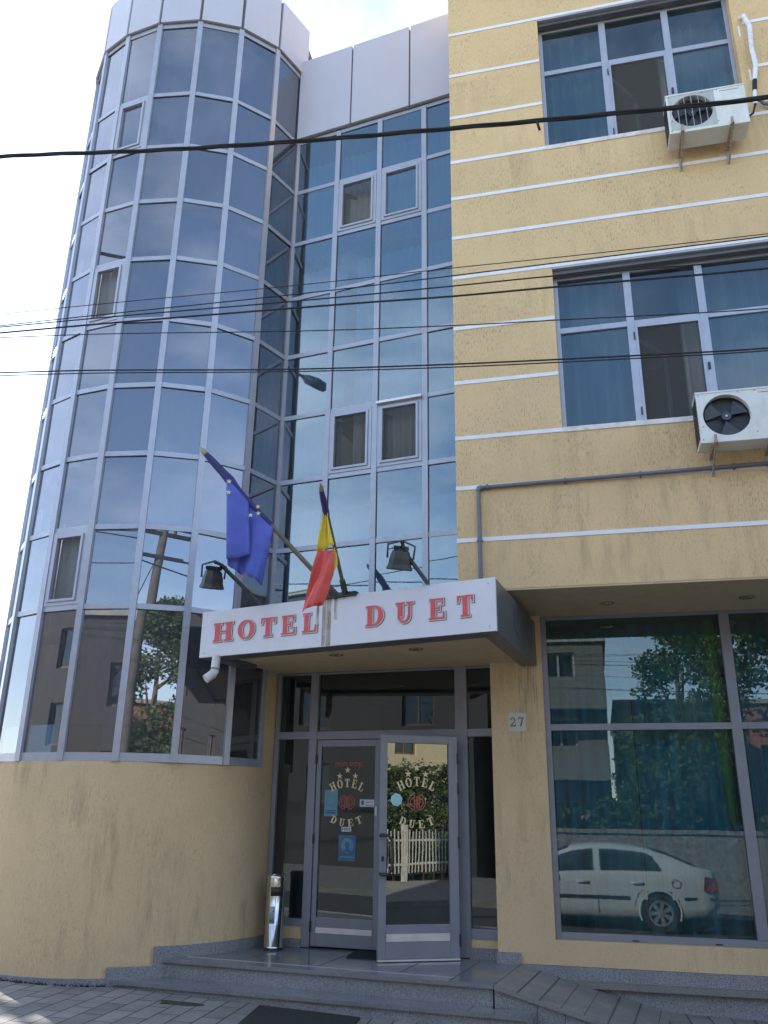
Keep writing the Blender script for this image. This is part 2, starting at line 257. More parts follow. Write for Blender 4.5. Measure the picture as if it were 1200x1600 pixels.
    def build(s, name, mats, parent=None, bevel=0, solid=0):
        if parent is not None: o0 = parent if parent.parent is None else parent.parent; loc = o0.location.copy()
        else:
            w = [W(v) for v in s.v]; loc = Vector((sum(v.x for v in w)/len(w), sum(v.y for v in w)/len(w), min(v.z for v in w)))
        me = bpy.data.meshes.new(name); me.from_pydata([tuple(W(v)-loc) for v in s.v], [], s.f)
        if isinstance(mats, str): mats = [mats]
        for k in mats: me.materials.append(mt[k])
        me.polygons.foreach_set('material_index', s.m); me.polygons.foreach_set('use_smooth', s.s); me.update()
        o = bpy.data.objects.new(name, me); sc.collection.objects.link(o)
        if parent is None: o.location = loc
        else: o.parent = parent
        if bevel: b = o.modifiers.new('bevel', 'BEVEL'); b.width = bevel; b.segments = 2; b.limit_method = 'ANGLE'; b.harden_normals = False
        if solid: b = o.modifiers.new('solid', 'SOLIDIFY'); b.thickness = solid
        return o
def tag(o, label, cat, group=None):
    o['label'] = label; o['category'] = cat
    if group: o['group'] = group
    return o
def thing(name, label, cat, loc, group=None):
    o = bpy.data.objects.new(name, None); o.empty_display_size = 0.2; sc.collection.objects.link(o); o.location = W(loc)
    return tag(o, label, cat, group)
def struct(o, kind='structure'): o['kind'] = kind; return o
def plabel(o, l): o['label'] = l; return o
def holes(mb, f, s0, s1, z0, z1, n0, n1, hs, mi=0):
    """wall slab from n0 (inner) to n1 (outer) with rectangular openings hs=(a0,a1,b0,b1)"""
    xs = sorted({s0, s1, *[h[0] for h in hs], *[h[1] for h in hs]}); zs = sorted({z0, z1, *[h[2] for h in hs], *[h[3] for h in hs]})
    xs = [x for x in xs if s0 <= x <= s1]; zs = [z for z in zs if z0 <= z <= z1]
    inh = lambda a, b: any(h[0] < a < h[1] and h[2] < b < h[3] for h in hs)
    ok = {(i, j): not inh((xs[i]+xs[i+1])/2, (zs[j]+zs[j+1])/2) for i in range(len(xs)-1) for j in range(len(zs)-1)}
    for (i, j), v in ok.items():
        if not v: continue
        a, b, c, d = xs[i], xs[i+1], zs[j], zs[j+1]
        mb.add([f.pt(a, n1, c), f.pt(b, n1, c), f.pt(b, n1, d), f.pt(a, n1, d)], [(0, 1, 2, 3)], mi)
        mb.add([f.pt(a, n0, c), f.pt(a, n0, d), f.pt(b, n0, d), f.pt(b, n0, c)], [(0, 1, 2, 3)], mi)
        if not ok.get((i-1, j), False): mb.add([f.pt(a, n1, c), f.pt(a, n1, d), f.pt(a, n0, d), f.pt(a, n0, c)], [(0, 1, 2, 3)], mi)
        if not ok.get((i+1, j), False): mb.add([f.pt(b, n1, c), f.pt(b, n0, c), f.pt(b, n0, d), f.pt(b, n1, d)], [(0, 1, 2, 3)], mi)
        if not ok.get((i, j-1), False): mb.add([f.pt(a, n1, c), f.pt(a, n0, c), f.pt(b, n0, c), f.pt(b, n1, c)], [(0, 1, 2, 3)], mi)
        if not ok.get((i, j+1), False): mb.add([f.pt(a, n1, d), f.pt(b, n1, d), f.pt(b, n0, d), f.pt(a, n0, d)], [(0, 1, 2, 3)], mi)
def rectframe(mb, f, s0, s1, z0, z1, w, n0, n1, mi=0, wb=None):
    wb = wb or w
    mb.fb(f, s0, s0+w, n0, n1, z0, z1, mi); mb.fb(f, s1-w, s1, n0, n1, z0, z1, mi)
    mb.fb(f, s0+w, s1-w, n0, n1-.002, z0, z0+wb, mi); mb.fb(f, s0+w, s1-w, n0, n1-.002, z1-w, z1, mi)
def pane(f, s0, s1, z0, z1, n, mat, parent, rnd=0.004, name='glass_pane'):
    r = lambda: random.uniform(-rnd, rnd)
    return MB().fb(f, s0, s1, n-.005, n, z0, z1, 0, (r(), r())).build(name, mat, parent)
def curtain(f, s0, s1, z0, z1, n, mat, name, label, amp=.025, per=.11, group=None, gather=0):
    mb = MB(); k = max(12, int((s1-s0)/.012)); vs = []; fs = []; ph = random.random()*6
    for i in range(k+1):
        a = s0+(s1-s0)*i/k
        for j, z in enumerate((z0, (z0+z1)/2, z1)):
            q = sin(a/per*2*pi+ph+sin(a*7+ph)*1.3)*amp*(1.15-.25*j/2)+sin(a*23+ph)*amp*.3
            vs.append(f.pt(a, n+q, z))
        if i:
            for j in range(2): fs.append((3*(i-1)+j, 3*i+j, 3*i+j+1, 3*(i-1)+j+1))
    mb.add(vs, fs, 0, True); o = mb.build(name, mat, None, solid=.002); return tag(o, label, 'curtain', group)

# ------------------------------------------------------------ the ground
def gz(x): return -1.305-0.022*max(-12, min(12, x))
XS = [-600, -60, -12, -6, -3, 0, 3, 6, 12, 60, 600]
def strip(name, mat, y0, y1, dz, bev=0, thick=0.3, xs=XS):
    mb = MB()
    vs = [(x, y, gz(x)+dz) for x in xs for y in (y0, y1)]+[(x, y, gz(x)+dz-thick) for x in xs for y in (y0, y1)]; n = 2*len(xs)
    fs = []
    for i in range(len(xs)-1): a = 2*i; fs += [(a, a+2, a+3, a+1), (n+a, n+a+1, n+a+3, n+a+2), (a, n+a, n+a+2, a+2), (a+1, a+3, n+a+3, n+a+1)]
    fs += [(0, 1, n+1, n), (n-2, 2*n-2, 2*n-1, n-1)]
    return struct(mb.add(vs, fs).build(name, mat))
strip('ground', 'earth', -600, 600, -0.16, thick=.2)
strip('pavement', 'paving', -2.75, 40, 0.0, thick=.158)
strip('kerb', 'concrete', -2.87, -2.752, 0.004, thick=.16)
strip('road', 'asphalt', -6.25, -2.872, -0.115, thick=.044)
strip('far_pavement', 'farpave', -11.3, -6.252, -0.02, thick=.138)

# ------------------------------------------------------------ stair tower
CX, CY, CR = -3.345, 1.416, 1.418
fit = [(-4.1559, .2294), (-3.7808, .0781), (-3.3435, .018), (-2.8763, .0832), (-2.4589, .284), (-2.147, .6296), (-1.9882, 1.0656)]
TV = [(CX+CR*cos(radians(-143.2-18.7*k)), CY+CR*sin(radians(-143.2-18.7*k))) for k in (3, 2, 1, 0)]+fit    # left-back round to the corner
RZ = [.428, 1.699, 2.437, 3.158, 3.878, 4.607, 5.334, 6.058, 6.776, 7.504, 8.527]
tower = thing('stair_tower', 'round glazed stair tower with pale cladding ring on a plain yellow curved base', 'tower', (CX, CY, gz(CX)))
# base wall, smooth cylinder
def arc(a0, a1, r, k=40): return [(CX+r*cos(radians(a0+(a1-a0)*i/k)), CY+r*sin(radians(a0+(a1-a0)*i/k))) for i in range(k+1)]
o_ = arc(-215, -6, CR-.004, 60); i_ = arc(-6, -215, CR-.16, 60)
mb = MB(); n = len(o_)
def shell(mb, o, i, z0, z1, mi=0):
    n = len(o); i = i[::-1]; vs = []
    for k in range(n): vs += [(*o[k], z0(*o[k]) if callable(z0) else z0), (*o[k], z1), (*i[k], z0(*i[k]) if callable(z0) else z0), (*i[k], z1)]
    fo = []; ft = []
    for k in range(n-1): a = 4*k; b = a+4; fo += [(a, b, b+1, a+1), (a+2, a+3, b+3, b+2)]; ft += [(a+1, b+1, b+3, a+3), (a, a+2, b+2, b)]
    mb.add(vs, fo, mi, True); mb.add(vs, ft+[(0, 1, 3, 2), (4*n-4, 4*n-2, 4*n-1, 4*n-3)], mi)
shell(mb, o_, i_, lambda x, y: gz(x)-.1, RZ[0]-.035); mb.build('base_wall', 'plaster2', tower)
mb = MB(); shell(mb, arc(-14.2, -6, CR-.004, 6), arc(-6, -14.2, CR-.16, 6), RZ[0]-.034, 1.30); mb.build('side_pier', 'plaster2', tower)
# granite skirt, stepping up at the stairs
mb = MB()
for a0, a1, z1, rr in ((-215, -66, None, .016), (-66, -52.2, -1.118, .019), (-52.2, -6, -.985, .022)):
    k = max(4, int((a1-a0)/4)); o2 = arc(a0, a1, CR+rr, k); i2 = arc(a1, a0, CR-.02, k)
    if z1 is None: shell(mb, o2, i2, -1.7, gz(-3.0)+.045)
    else: shell(mb, o2, i2, -1.7, z1)
mb.build('granite_skirt', 'granite', tower)
# back closure, floors, roof
poly = TV+[(-1.99, 2.6), (-4.0, 3.6)]
inner = [(CX+(x-CX)*.9, CY+(y-CY)*.9) for x, y in TV]+[(-2.2, 2.5), (-4.0, 3.4)]
mb = MB()
for z in (.40, 3.15, 6.05): mb.prism(inner, z-.14, z, 0)
mb.build('floor_slab', 'floorin', tower)
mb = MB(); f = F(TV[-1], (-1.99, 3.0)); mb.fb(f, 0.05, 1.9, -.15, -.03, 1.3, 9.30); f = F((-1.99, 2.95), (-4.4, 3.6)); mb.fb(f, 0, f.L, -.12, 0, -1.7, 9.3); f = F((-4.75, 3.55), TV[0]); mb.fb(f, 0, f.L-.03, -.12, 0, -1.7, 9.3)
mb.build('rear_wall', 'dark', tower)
mb = MB(); mb.prism(inner, 8.50, 8.60, 0); mb.build('roof', 'floorin', tower)
# dark inner core behind the glass (stairwell wall)
core = [(CX+.62*cos(t*pi/9), CY+.35+.62*sin(t*pi/9)) for t in range(18)]
MB().prism(core, .40, 8.5, 0, True).build('stair_core', 'floorin', tower)
# mullions
mb = MB(); gk = MB()
NV = len(TV)
for k in range(NV):
    a = TV[max(k-1, 0)]; b = TV[min(k+1, NV-1)]; f = F(a, b)
    fk = F(TV[k], d=f.d); z0 = RZ[0]-.035; z1 = RZ[10]+.02
    if k == NV-1: fk = F(TV[k], d=(.94, -.02)); fk = F(TV[k], d=(.80, -.60)); mb.fb(fk, -.033, .033, -.04, .022, RZ[0]-.035 if 0 else 1.30, 8.53); mb.fb(F(TV[k-1], TV[k]), F(TV[k-1], TV[k]).L-.04, F(TV[k-1], TV[k]).L, -.03, .018, RZ[0]-.035, 1.299); continue
    mb.fb(fk, -.029, .029, -.04, .024, z0, z1)
for k in range(NV-1):
    f = F(TV[k], TV[k+1])
    for j, z in enumerate(RZ):
        h = .024 if 0 < j < 10 else .034
        mb.fb(f, .022, f.L-.022, -.03, .012, z-h, z+h)
for k in range(NV-1):
    f = F(TV[k], TV[k+1])
    for j, z in enumerate(RZ[1:]): h = .024 if j < 9 else .034; mb.fb(f, .024, f.L-.024, -.004, .003, z-h-.0075, z-h-.0003, 1)
mb.build('mullion_grid', ['alu', 'gasket'], tower)
# panes and vents
VENT = {(5, 8): 'sash', (5, 5): 'screen', (5, 1): 'screen'}
def vent(f, s0, s1, z0, z1, kind, parent, lab=None, glass='gT', proud=.035):
    mb = MB()
    rectframe(mb, f, s0, s1, z0, z1, .034, -.02, proud*.6)
    rectframe(mb, f, s0+.0345, s1-.0345, z0+.0345, z1-.0345, .022, -.012, proud, 0)
    o = mb.build('sash' if kind == 'sash' else 'screen_window', 'alu', parent)
    if lab: plabel(o, lab)
    return o
for k in range(NV-1):
    f = F(TV[k], TV[k+1])
    for j in range(10):
        z0, z1 = RZ[j]+.024, RZ[j+1]-.024
        if j == 0: z0 += .01
        if j == 9: z1 -= .01
        v = VENT.get((k, j))
        if v:
            vent(f, .03, f.L-.03, z0, z1, v, tower)
            pane(f, .085, f.L-.085, z0+.056, z1-.056, 0.0, 'gT' if v == 'sash' else 'screen', tower, name='glass_pane' if v == 'sash' else 'insect_screen')
        else: pane(f, .026, f.L-.026, z0, z1, 0.0, 'gT', tower, 0.0035)
# cladding ring
mb = MB(); jb = MB()
for k in range(NV-1):
    f = F(TV[k], TV[k+1]); e1 = f.L-.009 if k < NV-2 else f.L+.05
    mb.fb(f, .009, e1, -.02, .045, 8.562, 9.325)
    jb.fb(f, -.003, f.L+.002, -.05, .022, 8.549, 9.30)
mb.build('cladding_panel', 'clad', tower, bevel=.004); jb.build('joint_backing', 'joint', tower)
MB().prism([(CX+(x-CX)*.985, CY+(y-CY)*.985) for x, y in TV]+[(-2.0, 2.6), (-4.3, 3.2)], 9.16, 9.22).build('roof_cap', 'joint', tower)
# tower curtains
def tcurt(z0, z1, label, col='curt'):
    pts = [(CX+(x-CX)*.93, CY+(y-CY)*.93) for x, y in TV[3:]]
    mb = MB(); vs = []; fs = []; c = 0
    for k in range(len(pts)-1):
        f = F(pts[k], pts[k+1]); m = 34
        for i in range(m+(k == len(pts)-2)):
            a = f.L*i/m; q = sin(c*.62+sin(c*.11)*2)*.014*(1+.5*sin(c*.05)); c += 1
            vs += [f.pt(a, q, z0), f.pt(a, q*.8, z1)]
    fs = [(2*i, 2*i+2, 2*i+3, 2*i+1) for i in range(len(vs)//2-1)]
    return tag(mb.add(vs, fs, 0, True).build('net_curtain', col, None, solid=.002), label, 'curtain')
tcurt(.70, 3.0, 'long net curtain behind the lowest panes of the round glass tower')
tcurt(3.2, 5.9, 'net curtain behind the middle panes of the round glass tower')
tcurt(6.1, 8.45, 'net curtain behind the topmost panes of the round glass tower')

# ------------------------------------------------------------ hotel building (yellow wing + flat curtain wall + entrance wall)
hotel = thing('hotel_building', 'yellow rendered hotel wing with white bands, blue windows and recessed glazed entrance', 'building', (1.5, 3.0, gz(1.5)))
G = [7.519, 6.971, 6.435, 5.893, 5.466, 5.021, 4.586, 4.058, 3.517, 2.993, 2.542, 2.091]
WT = (.893, 2.665, 5.91, 7.495); WM = (.885, 3.8, 3.01, 4.565); XR = 7.0
mb = MB(); holes(mb, FX, 0, XR, 1.678, 9.6, -.25, 0, [WT, WM])
mb.box(0, .25, .2501, 5.0, 1.678, 9.6); mb.box(XR-.2, XR, .2501, 5, 1.678, 9.6); mb.box(.25, XR-.2, 4.8, 5, 1.678, 9.6); mb.box(.25, XR-.2, .2501, 4.8, 9.4, 9.6)
mb.build('upper_wall', 'plaster', hotel)
MB().box(0.0, XR, .003, 4.9, 1.664, 1.677).build('soffit', 'soffit', hotel)
mb = MB(); mb.box(.251, XR-.21, .2502, 4.79, 1.68, 1.80); mb.box(.251, XR-.21, .2502, 4.79, 4.75, 4.95); mb.box(.251, XR-.21, 2.4, 2.5, 1.81, 9.3)
mb.build('inner_floor', 'dark', hotel)
def band(x0, x1, z, mat='band', h=.017): return MB().fb(FX, x0, x1, -.004, .005, z-h, z+h).build('white_band', mat, hotel)
for i, z in enumerate(G):
    if i in (1, 2): band(0, .89, z); band(2.75 if i == 1 else 2.78, XR, z)
    elif i in (7, 8): band(0, .882, z)
    else: band(0, XR, z)
for z, x in ((G[1], 2.75), (G[2], 2.78)): MB().fb(FX, x-.045, x-.03, -.003, .004, z-.16, z-.03).build('paint_run', 'band', hotel)
MB().fb(FX, WT[0]-.0, WT[1], -.10, .008, 5.868, 5.912).build('window_sill', 'sill', hotel); MB().fb(FX, WM[0], WM[1], -.10, .008, 2.970, 3.012).build('window_sill', 'sill', hotel)
def bigwin(x0, x1, z0, z1, muls, tr, openbay, lastx):
    mb = MB(); w = .036; fy = -.10          # frame plane recessed .10
    mb.fb(FX, x0, x0+w, fy-.05, fy, z0, z1); mb.fb(FX, x1-w, x1, fy-.05, fy, z0, z1)
    mb.fb(FX, x0+w, x1-w, fy-.05, fy-.002, z1-.075, z1-.0); mb.fb(FX, x0+w, x1-w, fy-.05, fy-.002, z0, z0+.022)
    edges = [x0+w]
    for m in muls: mb.fb(FX, m-.031, m+.031, fy-.05, fy+.004, z0+.022, z1-.075); edges += [m-.031, m+.031]
    edges.append(x1-w)
    for k in range(0, len(edges), 2): mb.fb(FX, edges[k], edges[k+1], fy-.05, fy-.001, tr-.026, tr+.026)
    wn = mb.build('window', 'alu', hotel, bevel=.003)
    for k in range(0, len(edges), 2):
        a, b = edges[k], edges[k+1]; bay = k//2
        pane(FX, a, b, tr+.026, z1-.075, fy-.018, 'gA', wn, .004)
        if bay == openbay:
            s = MB(); rectframe(s, FX, a, b, z0+.022, tr-.026, .02, fy-.03, fy+.006); s.build('screen_frame', 'alu', wn)
            MB().fb(FX, a+.02, b-.02, fy-.016, fy-.013, z0+.042, tr-.046).build('insect_screen', 'screen', wn)
            f = F((a+.01, .19), d=(cos(.95), sin(.95)))
            s = MB(); rectframe(s, f, 0, b-a-.04, z0+.05, tr-.06, .05, -.03, .0); s.build('open_sash', 'alu', wn)
            pane(f, .05, b-a-.09, z0+.10, tr-.11, -.012, 'gA', wn)
            for zz in (z0+.13, tr-.13): MB().fb(FX, a-.016, a-.006, fy+.004, fy+.016, zz-.035, zz+.035).build('hinge', 'gasket', wn)
            MB().fb(FX, b+.012, b+.03, fy+.004, fy+.02, (z0+tr)/2-.03, (z0+tr)/2+.03).build('latch', 'gasket', wn)
        else: pane(FX, a, b, z0+.022, tr-.026, fy-.018, 'gA', wn, .004)
    s = MB(); s.fb(FX, x0+.004, x1-.004, -.085, -.03, z1-.055, z1-.002); s.fb(FX, x0+.004, x1-.004, -.03, .006, z1-.017, z1-.004, 1); s.build('shutter_box', ['fascside', 'alu'], wn)
    return wn
bigwin(WT[0], WT[1], 5.912, 7.495, (1.508, 2.098), 6.898, 1, 0)
bigwin(WM[0], WM[1], 3.012, 4.565, (1.508, 2.098, 2.75), 3.978, 1, 0)
curtain(FX, .92, 1.50, 5.93, 7.4, -.24, 'curt', 'curtain', 'pale curtain behind the left bay of the top floor window', .045, .12)
curtain(FX, 2.02, 2.64, 5.93, 7.4, -.33, 'curt', 'curtain', 'pale curtain behind the right bay of the top floor window', .045, .11)
curtain(FX, .92, 1.52, 3.03, 4.5, -.24, 'curt', 'curtain', 'pale curtain at the left of the middle floor window', .045, .13)
curtain(FX, 1.93, 3.75, 3.03, 4.5, -.36, 'curt', 'curtain', 'long pale curtain behind the screen and right bays of the middle floor window', .05, .12)

# flat curtain wall, seen between tower and yellow wing
B0 = (-1.9882, 1.0656); B1 = (-.4142, .8373); fB = F(B0, B1); SB = [0, .544, 1.064, 1.591, 2.12]
RB = [1.30]+RZ[1:10]
mb = MB()
for s in SB[1:]: mb.fb(fB, s-.028, s+.028, -.05, .02, 1.30, RZ[9]+.01)
for i in range(4):
    for j, z in enumerate(RB):
        mb.fb(fB, SB[i]+.022, SB[i+1]-.022, -.04, .010, z-.024, z+.024)
for i in range(4):
    for z in RB[1:]: mb.fb(fB, SB[i]+.03, SB[i+1]-.03, -.004, .003, z-.0315, z-.0243, 1)
    if i: mb.fb(fB, SB[i]+.0283, SB[i]+.0335, -.004, .004, 1.33, 7.48, 1)
cw = mb.build('curtain_wall', ['alu', 'gasket'], hotel)
BV = {(1, 7): 'screen', (2, 7): 'sash', (1, 3): 'screen', (2, 3): 'screen'}
for i in range(4):
    for j in range(len(RB)-1):
        z0, z1 = RB[j]+.024, RB[j+1]-.024; v = BV.get((i, j)); a, b = SB[i]+.028, SB[i+1]-.028
        if v:
            vent(fB, a+.004, b-.004, z0, z1, v, cw)
            pane(fB, a+.06, b-.06, z0+.056, z1-.056, .0, 'gB' if v == 'sash' else 'screen', cw, name='glass_pane' if v == 'sash' else 'insect_screen')
            if (i, j) == (2, 3): MB().fb(fB, a-.002, b+.002, .022, .06, z1-.004, z1+.022).build('vent_head', 'strip', cw)
            if v == 'screen':
                s = MB(); f2 = F(fB.pt(a+.03, -.10, 0)[:2], d=(cos(radians(38)), sin(radians(38)))); rectframe(s, f2, 0, .40, z0+.04, z1-.05, .035, -.03, 0); s.build('open_sash', 'aludark', cw)
        else: pane(fB, a, b, z0, z1, 0, 'gB', cw, .004)
# cladding parapet above it
pb = MB(); jb = MB(); ed = [.0, .70, 1.43, 2.13]
for i in range(3): pb.fb(fB, ed[i]+.009, ed[i+1]-.009, -.02, .05, 7.545, 8.74)
jb.fb(fB, .02, 2.12, -.05, .026, 7.529, 8.70)
pb.build('parapet_panel', 'clad', hotel, bevel=.004); jb.build('panel_joint', 'joint', hotel)
mb = MB(); bp = lambda s, n: fB.pt(s, n, 0)[:2]
for z in (3.0, 4.45, 5.9, 7.5): mb.prism([bp(.05, -.42), bp(2.12, -.42), bp(2.12, -3), bp(.05, -3)], z-.12, z, 0)
mb.prism([bp(-.5, -2.2), bp(2.3, -2.2), bp(2.3, -2.3), bp(-.5, -2.3)], 1.3, 8.54); mb.prism([bp(2.13, -.3), bp(2.2, -.3), bp(2.2, -2.19), bp(2.13, -2.19)], 1.3, 8.54); mb.prism([bp(.02, -.06), bp(2.12, -.06), bp(2.12, -3), (-2.0, 3.6), (-2.0, 1.14)], 8.55, 8.62)
mb.build('inner_slab', 'floorin', hotel)
curtain(fB, .05, 2.1, 5.95, 7.3, -.20, 'curt', 'net_curtain', 'net curtain behind the upper panes of the flat glass wall', .018, .085)
curtain(fB, .05, .62, 3.05, 5.8, -.20, 'curt', 'net_curtain', 'narrow net curtain beside the corner in the flat glass wall', .018, .085)
curtain(fB, .75, 2.1, 3.05, 5.8, -.18, 'curt', 'net_curtain', 'wide net curtain behind the middle panes of the flat glass wall', .022, .085)
curtain(fB, .05, 2.1, 1.35, 2.9, -.20, 'curt', 'net_curtain', 'net curtain behind the panes just above the sign', .018, .085)

# ground floor: pier and shop-window wall (plane y = .93), window opening
WG = (.575, 4.6, -.885, 1.664)
fw = F((0, .93), d=(1, 0))
mb = MB(); holes(mb, fw, .13, XR, -1.06, 1.664, -.22, 0, [WG]); mb.build('ground_wall', 'plaster2', hotel)
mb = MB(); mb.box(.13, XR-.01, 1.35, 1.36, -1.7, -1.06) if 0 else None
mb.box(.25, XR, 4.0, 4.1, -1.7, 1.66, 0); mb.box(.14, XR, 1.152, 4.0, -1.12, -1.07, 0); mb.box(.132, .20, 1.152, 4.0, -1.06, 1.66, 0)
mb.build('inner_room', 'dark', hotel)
fg = F((0, 1.0), d=(1, 0)); mb = MB(); muls = [2.09, 3.4]
mb.fb(fg, WG[0], WG[0]+.045, -.06, .012, WG[2], WG[3]); mb.fb(fg, WG[1]-.04, WG[1], -.06, .012, WG[2], WG[3])
ed = [WG[0]+.045]
for m in muls: mb.fb(fg, m-.04, m+.04, -.06, .014, WG[2]+.05, WG[3]-.03); ed += [m-.04, m+.04]
ed.append(WG[1]-.04)
mb.fb(fg, WG[0]+.045, WG[1]-.04, -.06, .010, WG[2], WG[2]+.05); mb.fb(fg, WG[0]+.045, WG[1]-.04, -.06, .010, WG[3]-.03, WG[3])
for k in range(0, len(ed), 2): mb.fb(fg, ed[k], ed[k+1], -.06, .011, .692, .745)
wg = mb.build('window', 'aludark', hotel, bevel=.003)
for k in range(0, len(ed), 2):
    pane(fg, ed[k], ed[k+1], WG[2]+.05, .692, -.02, 'gG', wg, .001); pane(fg, ed[k], ed[k+1], .745, WG[3]-.03, -.02, 'gG', wg, .001)
for x in (1.15, 1.75): MB().fb(fg, x, x+.05, .010, .016, WG[2]+.008, WG[2]+.016).build('weep_cap', 'gasket', wg)
curtain(fg, 1.30, 2.04, -.85, 1.6, -.13, 'curtT', 'curtain', 'teal curtain hanging in folds left of the ground window mullion', .04, .14)
curtain(fg, 2.12, 4.5, -.85, 1.6, -.13, 'curtT', 'curtain', 'teal curtain hanging right of the ground window mullion', .04, .12)
curtain(fg, .62, 1.30, -.85, 1.6, -.30, 'curtT', 'curtain', 'dark teal curtain at the left edge of the ground window', .03, .17)
mb = MB()
mb.tube([(1.96, 1.075, 1.6), (1.985, 1.075, .6), (1.985, 1.07, .02), (2.0, 1.07, -.05)], [.05, .045, .03, .02], 8, 0)
for k in range(14): a = k*2.4; mb.tube([(2.0+.03*cos(a), 1.06+.01*sin(a), -.10+.05*sin(a*1.7)), (2.0+.055*cos(a), 1.055, -.12+.08*sin(a*1.7))], [.018, .012], 6, 1)
tag(mb.build('curtain_tieback', ['curtY', 'paperw']), 'yellow scarf with white flower knot hanging inside the ground window', 'tieback')
# skirt under the wall: granite strip, ledge, recessed granite plinth
MB().fb(fw, .312, XR, -.03, .014, -1.155, -1.062).build('granite_skirt', 'granite', hotel)
MB().fb(fw, .50, XR, -.03, .032, -1.20, -1.156).build('granite_ledge', 'granramp', hotel)
MB().fb(fw, .13, XR, -.2, -.02, -1.7, -1.201).build('granite_plinth', 'granite', hotel)
MB().fb(fw, .118, .308, -.03, .018, -1.066, -.985).build('granite_skirt', 'granite', hotel)
# downlights in the soffit
def downlight(x, y, z, parent):
    mb = MB(); k = 20
    for r0, r1, zz, mi in ((.062, .045, z-.006, 0), (.045, .020, z+.004, 1), (.020, .001, z-.004, 0)):
        vs = [(x+r*cos(2*pi*i/k), y+r*sin(2*pi*i/k), zz-(.0 if r == r0 else -.002)) for r in (r0, r1) for i in range(k)]
        mb.add(vs, [(i, k+i, k+(i+1) % k, (i+1) % k) for i in range(k)], mi)
    vs = [(x+.062*cos(2*pi*i/k), y+.062*sin(2*pi*i/k), zz) for zz in (z-.006, z+.001) for i in range(k)]
    mb.add(vs, [(i, (i+1) % k, k+(i+1) % k, k+i) for i in range(k)], 0)
    return mb.build('downlight', ['downl', 'acdark'], parent)
for x, y in ((1.145, .57), (2.215, .55), (3.285, .55)): downlight(x, y, 1.664, hotel)
# drip stains on the pier under the sign box
for x, l, w in ((.375, .62, .0035), (.40, .20, .004), (.425, .38, .003), (.45, .22, .004), (.475, .46, .003), (.50, .33, .004), (.52, .55, .003), (.388, .14, .004), (.46, .12, .003), (.487, .2, .003), (.57, .0, 0))[:10]:
    mb = MB(); mb.fb(fw, x-w, x+w, -.001, .0015, 1.222-l, 1.222); mb.build('rust_run', 'stain', hotel)

# entrance wall (5 degrees off, deeper), frame, doors
D0 = (-1.585, 1.221); D1 = (-.161, 1.091); fD = F(D0, D1); sL, sR = -.352, 1.722
mb = MB()
mb.fb(fD, sL, sL+.045, -.06, .012, -.90, 1.262)                    # far-left jamb
mb.fb(fD, .0, .078, -.06, .014, -1.062, 1.262)                     # left post of door
mb.fb(fD, 1.385, 1.492, -.06, .014, -1.062, 1.262)                  # right post
mb.fb(fD, sL+.045, 0, -.06, .010, .655, .722); mb.fb(fD, .078, 1.385, -.06, .010, .650, .722); mb.fb(fD, 1.492, sR, -.06, .010, .655, .722)
mb.fb(fD, sL+.045, 0, -.06, .010, -.905, -.845); mb.fb(fD, 1.492, sR, -.06, .010, -.925, -.848)
mb.fb(fD, sL+.045, 0, -.06, .009, 1.245, 1.262); mb.fb(fD, .078, 1.385, -.06, .009, 1.245, 1.262); mb.fb(fD, 1.492, sR, -.06, .009, 1.245, 1.262)
df = mb.build('door_frame', 'aludark', hotel, bevel=.003)
pane(fD, sL+.045, 0, .722, 1.245, -.02, 'gD', df, .002); pane(fD, .078, 1.385, .722, 1.245, -.02, 'gD', df, .002); pane(fD, 1.492, sR, .722, 1.245, -.02, 'gD', df, .002)
pane(fD, sL+.045, 0, -.845, .655, -.02, 'gD', df, .002); pane(fD, 1.492, sR, -.848, .655, -.02, 'gD', df, .002)
MB().fb(fD, sL, 0, -.10, .004, -1.0, -.905).build('apron_wall', 'plaster2', hotel); MB().fb(fD, 1.492, sR, -.10, .004, -1.0, -.925).build('apron_wall', 'plaster2', hotel)
MB().fb(fD, sL, 0, -.10, .018, -1.066, -1.0).build('granite_skirt', 'granite', hotel); MB().fb(fD, 1.48, sR+.02, -.10, .018, -1.066, -.985).build('granite_skirt', 'granite', hotel)
# lobby box behind
mb = MB(); q = lambda s, n: fD.pt(s, n, 0)[:2]
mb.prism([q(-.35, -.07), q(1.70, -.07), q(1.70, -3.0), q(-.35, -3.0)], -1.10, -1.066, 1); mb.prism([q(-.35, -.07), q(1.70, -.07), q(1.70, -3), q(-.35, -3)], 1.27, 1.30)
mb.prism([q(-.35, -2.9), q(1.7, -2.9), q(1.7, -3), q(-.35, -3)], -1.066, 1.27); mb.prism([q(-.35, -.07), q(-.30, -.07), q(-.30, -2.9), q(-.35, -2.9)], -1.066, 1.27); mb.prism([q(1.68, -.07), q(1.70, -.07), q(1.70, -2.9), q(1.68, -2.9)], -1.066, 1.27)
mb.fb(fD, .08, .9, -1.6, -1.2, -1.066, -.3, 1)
mb.build('lobby', ['dark', 'floorin'], hotel)

